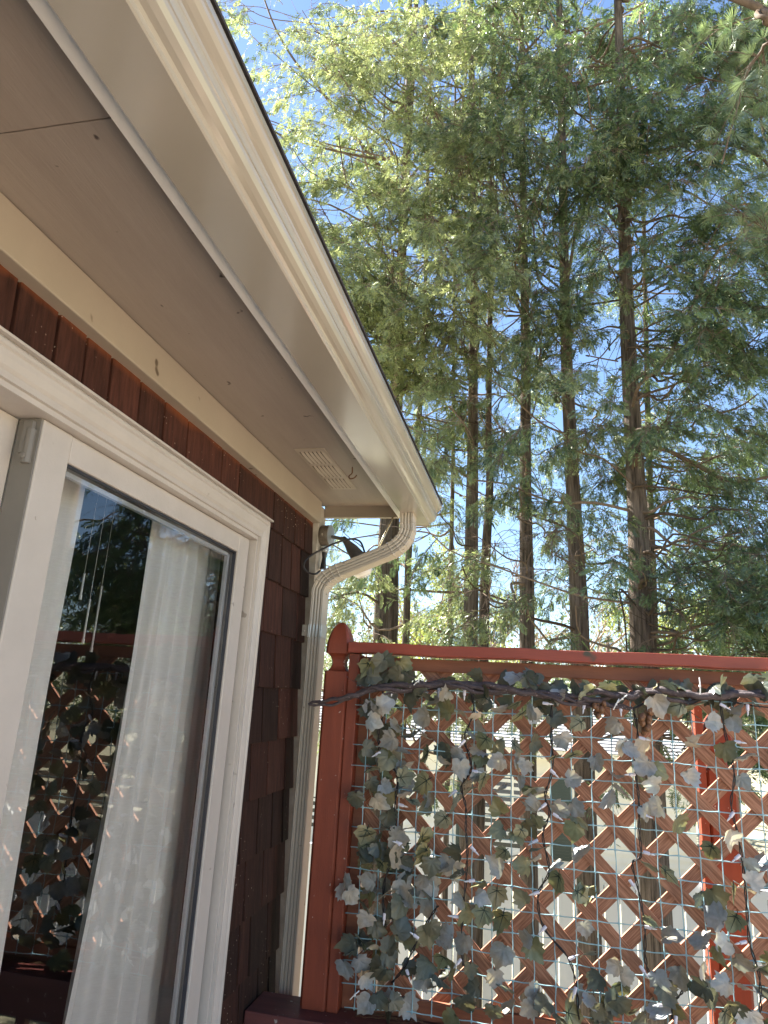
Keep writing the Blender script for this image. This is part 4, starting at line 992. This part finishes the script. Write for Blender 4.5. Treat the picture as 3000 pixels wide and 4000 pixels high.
    def free_crown(s, z0, z1, n, L, nf=9, size=.24, side=None, tint=.4):
        rr = s.rr
        for k in range(n):
            z = z0+(z1-z0)*(k+.5)/n; b = s.at(z); a = k*2.399+rr.uniform(-.4, .4); l = L*rr.uniform(.55, 1.1)*(1-.55*(z-z0)/(z1-z0))
            d = Vector((math.cos(a), math.sin(a), rr.uniform(-.1, .45)))
            if side and d.dot(Vector(side)) < -.2 and rr.random() < .6: continue
            tip = b+d*l; pts = s.limb(tip, .016, .1, .05, z0=z)
            for q in range(5): i = rr.randrange(len(pts)//3, len(pts)); s.spray(pts[i], d+Vector((rr.uniform(-.8, .8), rr.uniform(-.8, .8), 0)), nf, size, tint)

GRP = 'tall cedars in a row behind the lattice screen'
def ppath(pts, Y): return [P(a, b, Y) for a, b in pts]
def to_ground(pts):                                    # carry the trunk down to the ground and up to the tree's top
    lo, hi = pts[0], pts[-1]; d = (pts[1]-pts[0]); k = (GZ-lo.z)/max(.01, d.z); base = Vector((lo.x+d.x*k*.6, lo.y, GZ)); d2 = (pts[-1]-pts[-2]); k2 = (9.2-hi.z)/max(.01, d2.z)
    return [base]+pts+([Vector((hi.x+d2.x*k2*.5, hi.y, 9.2))] if hi.z < 8.8 else [])
tr_def = [
 ('broad double trunked cedar directly right of the downspout', [(1486, 2520), (1500, 2150), (1525, 1850), (1545, 1500), (1560, 1100), (1590, 500), (1600, 50)], 6.6, 62, 30, 'fol_light', .45),
 ('slim cedar tucked just right of the broad double trunked one', [(1584, 2520), (1597, 2150), (1620, 1850), (1640, 1600), (1660, 1200), (1670, 700), (1690, 50)], 7.2, 29, 22, 'fol_light', .30),
 ('thinnest straight cedar trunk, standing alone left of a leaning pair', [(1757, 2530), (1764, 2100), (1770, 1780), (1772, 1500), (1775, 900), (1780, 50)], 7.7, 20, 14, 'fol_mid', .42),
 ('thick left trunk of the touching pair of cedars', [(1838, 2530), (1842, 2100), (1846, 1800), (1848, 1500), (1850, 900), (1840, 50)], 6.4, 58, 34, 'fol_light', .50),
 ('reddish right trunk of the touching pair, leaning right as it rises', [(1888, 2530), (1899, 2150), (1913, 1900), (1908, 1700), (1915, 1200), (1930, 50)], 6.75, 40, 22, 'fol_mid', .22),
 ('straight reddish cedar trunk with a knot, third large trunk from the right', [(2060, 2535), (2056, 2150), (2052, 1800), (2053, 1360), (2045, 900), (2035, 50)], 6.3, 58, 32, 'fol_mid', .48),
 ('grey brown cedar trunk leaning slightly left, second large trunk from the right', [(2267, 2540), (2255, 2250), (2238, 1900), (2212, 1370), (2200, 800), (2185, 50)], 6.1, 70, 36, 'fol_mid', .58),
 ('thickest cedar trunk at the far right with sunlit bark on its left side', [(2515, 2555), (2500, 2250), (2485, 1900), (2452, 1300), (2435, 730), (2415, 50)], 5.8, 92, 44, 'fol_dark', .72),
 ('slender cedar half hidden behind the thickest trunk at the right', [(2556, 2560), (2548, 2200), (2530, 1600), (2515, 860), (2500, 50)], 7.3, 34, 18, 'fol_dark', .35)]
trees = []
for i, (lab, px, Y, w0, w1, fol, bt) in enumerate(tr_def):
    pts = to_ground(ppath(px, Y)); s0 = Y/FPX
    t = Tree('cedar_tree', lab, 'cedar tree', GRP, pts, w0*s0*.5*1.12, w1*s0*.5*.6, fol, 100+i, bt).trunk(); trees.append(t); t.px = px; t.Y = Y
mb = MB(); tp = smooth_path(to_ground(ppath([(1532, 2520), (1538, 2150), (1548, 1850), (1560, 1500), (1570, 1100), (1600, 500)], 6.78)), 6)
mb.tube(tp, .058, 14, r2=.03, rough=.04, tint=.2); mb.build('trunk', M['bark'], trees[0].e, smooth=True, tint=True)
# hero limbs seen in the photograph
def hero(t, px, Y, w0, w1, tint=.6, tw=0, nf=0):
    pts = ppath(px, Y); b0 = t.at(pts[0].z-.05)
    if (b0-pts[0]).length > .03: pts = [b0]+pts
    pts = smooth_path(pts, 4); s0 = Y/FPX*.5; n = len(pts)
    t.br.tube(pts, w0*s0, 7, r2=w1*s0, cap=False, tint=tint)
    for i in range(n//4, n, 2):
        if t.rr.random() < .7 and tw: t.twigs(pts[i], pts[min(i+1, n-1)]-pts[i-1], tw, .5, tint)
        if nf: t.spray(pts[i], pts[min(i+1, n-1)]-pts[i-1], nf, .2, .5)
T1, T2, T3, T4, T5, T6, T7, T8, T9 = trees
hero(T2, [(1655, 930), (1560, 760), (1470, 640), (1340, 470), (1220, 310), (1160, 250), (1080, 120), (1030, -10)], 6.6, 24, 9, .25, 1)
hero(T1, [(1548, 1400), (1520, 1200), (1523, 1085), (1581, 962), (1661, 832), (1697, 760), (1748, 665)], 5.6, 20, 6, .8, 2)
hero(T1, [(1585, 962), (1682, 919), (1813, 832), (1885, 821)], 5.6, 12, 5, .85, 2)
hero(T6, [(2045, 900), (2150, 620), (2200, 450), (2235, 225), (2198, 152), (2155, 60), (2119, -20)], 5.9, 17, 8, .8, 1)
hero(T6, [(2235, 225), (2304, 119), (2404, 73), (2520, 10)], 5.9, 12, 6, .9, 1)
hero(T6, [(2228, 240), (2250, 120), (2290, -10)], 5.9, 9, 5, .9, 0)
hero(T7, [(2225, 1050), (2258, 842), (2285, 736), (2231, 703), (2152, 636), (2090, 560)], 5.8, 17, 5, .75, 2)
hero(T7, [(2285, 736), (2351, 683), (2424, 630), (2480, 560)], 5.8, 12, 4, .8, 3)
hero(T8, [(2490, 1780), (2540, 1762), (2603, 1758), (2723, 1818), (2800, 1860), (2890, 1882), (3060, 1850)], 5.6, 20, 11, .4, 2, 2)
hero(T8, [(2505, 2270), (2560, 2255), (2620, 2237), (2723, 2216), (2850, 2260), (3020, 2300)], 5.6, 20, 7, .2, 2, 2)
hero(T8, [(2480, 1900), (2600, 1905), (2750, 1930), (2900, 1950), (3050, 1970)], 5.7, 10, 5, .2, 1, 1)
hero(T8, [(2500, 1500), (2620, 1380), (2790, 1000), (2868, 941), (2921, 882), (3010, 825)], 5.4, 14, 11, .75, 1)
hero(T8, [(2890, 800), (2905, 850), (2921, 884)], 5.4, 9, 11, .85)
hero(T8, [(2450, 1290), (2400, 1330), (2340, 1400), (2280, 1420)], 5.6, 9, 4, .6, 2)
hero(T7, [(2215, 1400), (2150, 1390), (2100, 1440), (2060, 1500)], 5.9, 14, 5, .35, 2)
hero(T8, [(2440, 800), (2560, 1100), (2640, 1080), (2700, 1060), (2780, 1000)], 5.6, 9, 4, .5, 2)
hero(T4, [(1846, 1750), (1790, 1620), (1700, 1560), (1660, 1520)], 6.1, 9, 4, .8, 2)
hero(T6, [(2050, 1790), (2000, 1730), (1940, 1650), (1880, 1560), (1780, 1530)], 5.9, 9, 4, .9, 1)
hero(T6, [(2052, 2200), (1980, 2180), (1900, 2120), (1840, 2080)], 6.0, 9, 4, .5, 2)
hero(T8, [(2470, 2350), (2420, 2300), (2440, 2420), (2450, 2560)], 5.7, 9, 6, .15, 1)

# crowns: how thick the foliage is over the picture (rows of 150, columns from 450, in 1659 px wide units)
DEN = [[.62, .7, .75, .85, .8, .8, .85, .85],
       [.55, .6, .65, .9, .9, .8, .8, .85],
       [.5, .7, .9, .95, .9, .9, .85, .8],
       [.5, .85, .95, .95, .85, .75, .8, .85],
       [.4, .8, .95, .95, .65, .55, .6, .75],
       [.3, .6, .8, .95, .7, .5, .65, .6],
       [.2, .4, .5, .55, .6, .65, .65, .7],
       [.2, .4, .45, .5, .45, .55, .5, .8],
       [.2, .3, .35, .45, .38, .5, .45, .9],
       [.2, .25, .35, .4, .3, .4, .4, .95],
       [.1, .1, .15, .2, .15, .2, .3, .8]]
cr = random.Random(77)
for r_ in range(11):
    for c_ in range(8):
        D = min(.955, DEN[r_][c_] + (.14 if 4 <= r_ < 10 else .0)); lay = -math.log(1-D)
        ncl = lay*(4.3 if r_ < 5 else 3.7)*(1.0 if r_ < 10 else .6); ncl = int(ncl)+(1 if cr.random() < ncl-int(ncl) else 0)
        for _ in range(ncl):
            X = 450+150*(c_+cr.random()); Yp = 150*(r_+cr.random()); px, py = X*1.8083, Yp*1.8083
            left = c_ < 4
            near = cr.random() < (.75 if r_ < 5 else .4)
            Yd = cr.uniform(4.9, 5.9) if near else cr.uniform(5.9, 8.4)
            tgt = P(px, py, Yd)
            cand = sorted(trees, key=lambda t: (t.at(tgt.z)-tgt).length*cr.uniform(.7, 1.5))
            t = cand[0]
            if left and r_ < 6 and t.fol == 'fol_dark': t = T4
            base = t.at(tgt.z); d = (tgt-base); d.z *= .3
            if d.length < .05: d = Vector((cr.uniform(-1, 1), -1, 0))
            pts = t.limb(tgt, cr.uniform(.008, .017), cr.uniform(.0, .22), .05)
            bare = cr.random() < (.10 if r_ < 5 else .22)
            tb = .70 if (near and left) else .42
            for q in range(3 if not bare else 2):
                i = cr.randrange(len(pts)*2//3, len(pts))
                dd = d.normalized()+Vector((cr.uniform(-.9, .9), cr.uniform(-.9, .6), cr.uniform(-.3, .3)))
                t.spray(pts[i]+Vector((cr.gauss(0, .12), cr.gauss(0, .12), cr.gauss(0, .12))), dd, cr.randrange(36, 54), .105 if near else .112, tb, bare, .38)
            if cr.random() < .6: t.twigs(pts[-3], d, 4, .5, cr.uniform(.5, 1))
for t in trees: t.free_crown(6.4, 9.0, 8, .9, 6, .20)
for t in trees: t.finish()
# cedars further right, outside the frame but mirrored in the door glass
for i, (x, y_, lab) in enumerate(((3.35, 6.6, 'dark cedar mirrored in the door glass, just right of the picture edge'), (4.3, 8.0, 'second dark cedar mirrored in the door glass'), (6.4, 7.0, 'outermost dark cedar mirrored in the door glass'))):
    t = Tree('cedar_tree', lab, 'cedar tree', GRP, [(x, y_, GZ), (x+.1, y_, 0), (x+.05, y_, 4), (x, y_, 9)], .13, .03, 'fol_dark', 200+i, .4).trunk(); t.tmpl = TC
    t.free_crown(1.3, 8.8, 24, 1.4, 7, .20); t.finish()

# pine with long needles whose limbs come in at the top right
pt = Tree('pine_tree', 'long needled pine whose blue green tufts hang in at the top right corner', 'pine tree', None, [(4.9, 5.6, GZ), (4.85, 5.6, 0), (4.8, 5.5, 4), (4.7, 5.5, 9.5)], .2, .05, 'fol_pine', 301, .3).trunk()
pt.tmpl = TT
def needles(t, pts, n, size=.13):
    rr = t.rr
    for _ in range(n):
        i = rr.randrange(len(pts)//3, len(pts)); p = Vector(pts[i]); d = (Vector(pts[min(i+1, len(pts)-1)])-Vector(pts[i-1])).normalized()
        e = p+(d+Vector((rr.uniform(-1, 1), rr.uniform(-1, 1), rr.uniform(-.8, .5))))*rr.uniform(.05, .3)
        t.br.tube([p, p.lerp(e, .5)+Vector((0, 0, .02)), e], .004, 3, r2=.002, cap=False, tint=.3)
        for q in range(3): t.items.append((tuple(e+(p-e)*q*.16), tuple((e-p)+Vector((0, 0, .05))), rr.uniform(0, 6.28), size*rr.uniform(.8, 1.15), min(1, max(0, rr.gauss(.5, .25)))))
hero(pt, [(3150, 160), (3000, 50), (2900, 5), (2800, -30)], 3.6, 44, 28, .3)
for px in ([(3200, 700), (3000, 420), (2850, 330), (2700, 300)], [(3200, 400), (2980, 330), (2760, 180), (2620, 40)], [(3150, 640), (2950, 380), (2800, 480), (2700, 420)], [(3100, 260), (2900, 160), (2700, 130)], [(3200, 800), (2980, 620), (2800, 560), (2660, 620)], [(3200, 100), (2980, 60), (2800, 120)], [(3200, 1000), (3000, 900), (2880, 820)], [(3200, 200), (2960, 220), (2880, 420), (2820, 640)]):
    Yh = pt.rr.uniform(4.2, 5.2); pts = smooth_path([pt.at(ppath(px, Yh)[0].z-.1)]+ppath(px, Yh), 5); pt.br.tube(pts, .016, 5, r2=.006, tint=.3); needles(pt, pts, 24, .105)
for k in range(30):
    z = 1.6+k*.255; a = k*2.4; l = (2.3-.14*z)*pt.rr.uniform(.6, 1.1); b = pt.at(z); d = Vector((math.cos(a), math.sin(a), .15))
    tip = b+d*l
    if tip.y > .1 and tip.x/max(.2, tip.y) < .86: continue
    pts = pt.limb(tip, .025, .1, .08, z0=z); needles(pt, pts, 16, .2)
pt.finish()

# bare and budding trees further off
def bare_tree(name, lab, cat, loc, H, seed, leaf_=None, grp=None, dens=1.0):
    rr = random.Random(seed); x, y_ = loc; t = Tree(name, lab, cat, grp, [(x, y_, GZ), (x+rr.uniform(-.2, .2), y_, GZ+H*.35), (x+rr.uniform(-.4, .4), y_, GZ+H*.7)], H*.016, H*.007, leaf_ or 'fol_far', seed, .8).trunk(); t.tmpl = TL
    def grow(p, d, L, r, lev):
        pts = [p]
        for _ in range(3): d = (d+Vector((rr.uniform(-.25, .25), rr.uniform(-.25, .25), rr.uniform(-.05, .22)))).normalized(); pts.append(pts[-1]+d*L/3)
        t.br.tube(pts, r, 3, r2=r*.55, cap=False, tint=.95)
        if leaf_ and lev >= 3:
            for _ in range(2): t.items.append((tuple(pts[-1]), (1, 0, .1), rr.uniform(0, 6), H*.05, rr.random()))
        if lev < 5:
            for _ in range(3 if lev < 4 else 3): k = rr.choice((1, 2, 3)); grow(pts[k], (d+Vector((rr.uniform(-1, 1), rr.uniform(-1, 1), rr.uniform(-.3, .7)))).normalized(), L*rr.uniform(.6, .8), r*.58, lev+1)
    for k in range(6): z = GZ+H*(.25+.08*k); grow(t.at(z), Vector((math.cos(k*2.4), math.sin(k*2.4), .8)).normalized(), H*.2, H*.007, 2)
    t.finish()
G2 = 'leafless spring trees beyond the neighbour house'
for i, (x, y_, H, sp) in enumerate(((-8.5, 27, 8.5, 0), (-4.5, 30, 9.5, 1), (-1, 27, 9.5, 0), (3, 29, 9, 0), (6.5, 26, 8.5, 1), (9.5, 29, 9, 0), (13.5, 26, 8.5, 0), (18, 30, 9, 1))):
    place = ('left of the finial', 'behind the double trunked cedar', 'behind the touching pair of cedars', 'between the third and second large trunks', 'behind the thickest trunk', 'right of the thickest trunk', 'right of the second red post', 'mirrored in the door glass')[i]
    if sp: bare_tree('budding_tree', 'distant tree with yellow green spring leaves ' + place, 'tree', (x, y_), H, 400+i, 'fol_spring')
    else: bare_tree('bare_tree', 'distant pale leafless tree ' + place, 'bare tree', (x, y_), H, 400+i, None)
for i, (x, y_, H) in enumerate(((-5.0, 24, 7.2), (-2.0, 23.5, 6.8), (1.4, 24, 7.4), (4.2, 23.5, 7.0), (7.6, 22, 7.2))):
    bare_tree('bare_tree', 'pale twiggy young tree behind the grey roof, ' + ('leftmost of five', 'second of five from the left', 'middle one of five', 'fourth of five from the left', 'rightmost of five')[i], 'bare tree', (x, y_), H, 440+i, 'fol_spring' if i in (1, 3) else None, 'young twiggy trees behind the grey roof')
# far woods as one mass
its = []; wr = random.Random(5)
for _ in range(7500):
    a = wr.uniform(-1.6, 1.75); Rr = wr.uniform(45, 60); x, y_ = math.sin(a)*Rr, math.cos(a)*Rr; z = GZ+wr.random()**1.1*(8.5+1.2*math.sin(a*17)+.8*math.sin(a*41))
    its.append(((x, y_, z), (1, 0, .2), wr.uniform(0, 6), 1.1, wr.random()))
fw = thing('far_woods', 'far belt of woods along the horizon', 'woods'); bpy.data.objects.remove(fw)
fo = scatter('far_woods', TL, its, M['fol_far'], None); kind(tag(fo, 'far belt of green woods along the horizon', 'woods'), 'stuff')
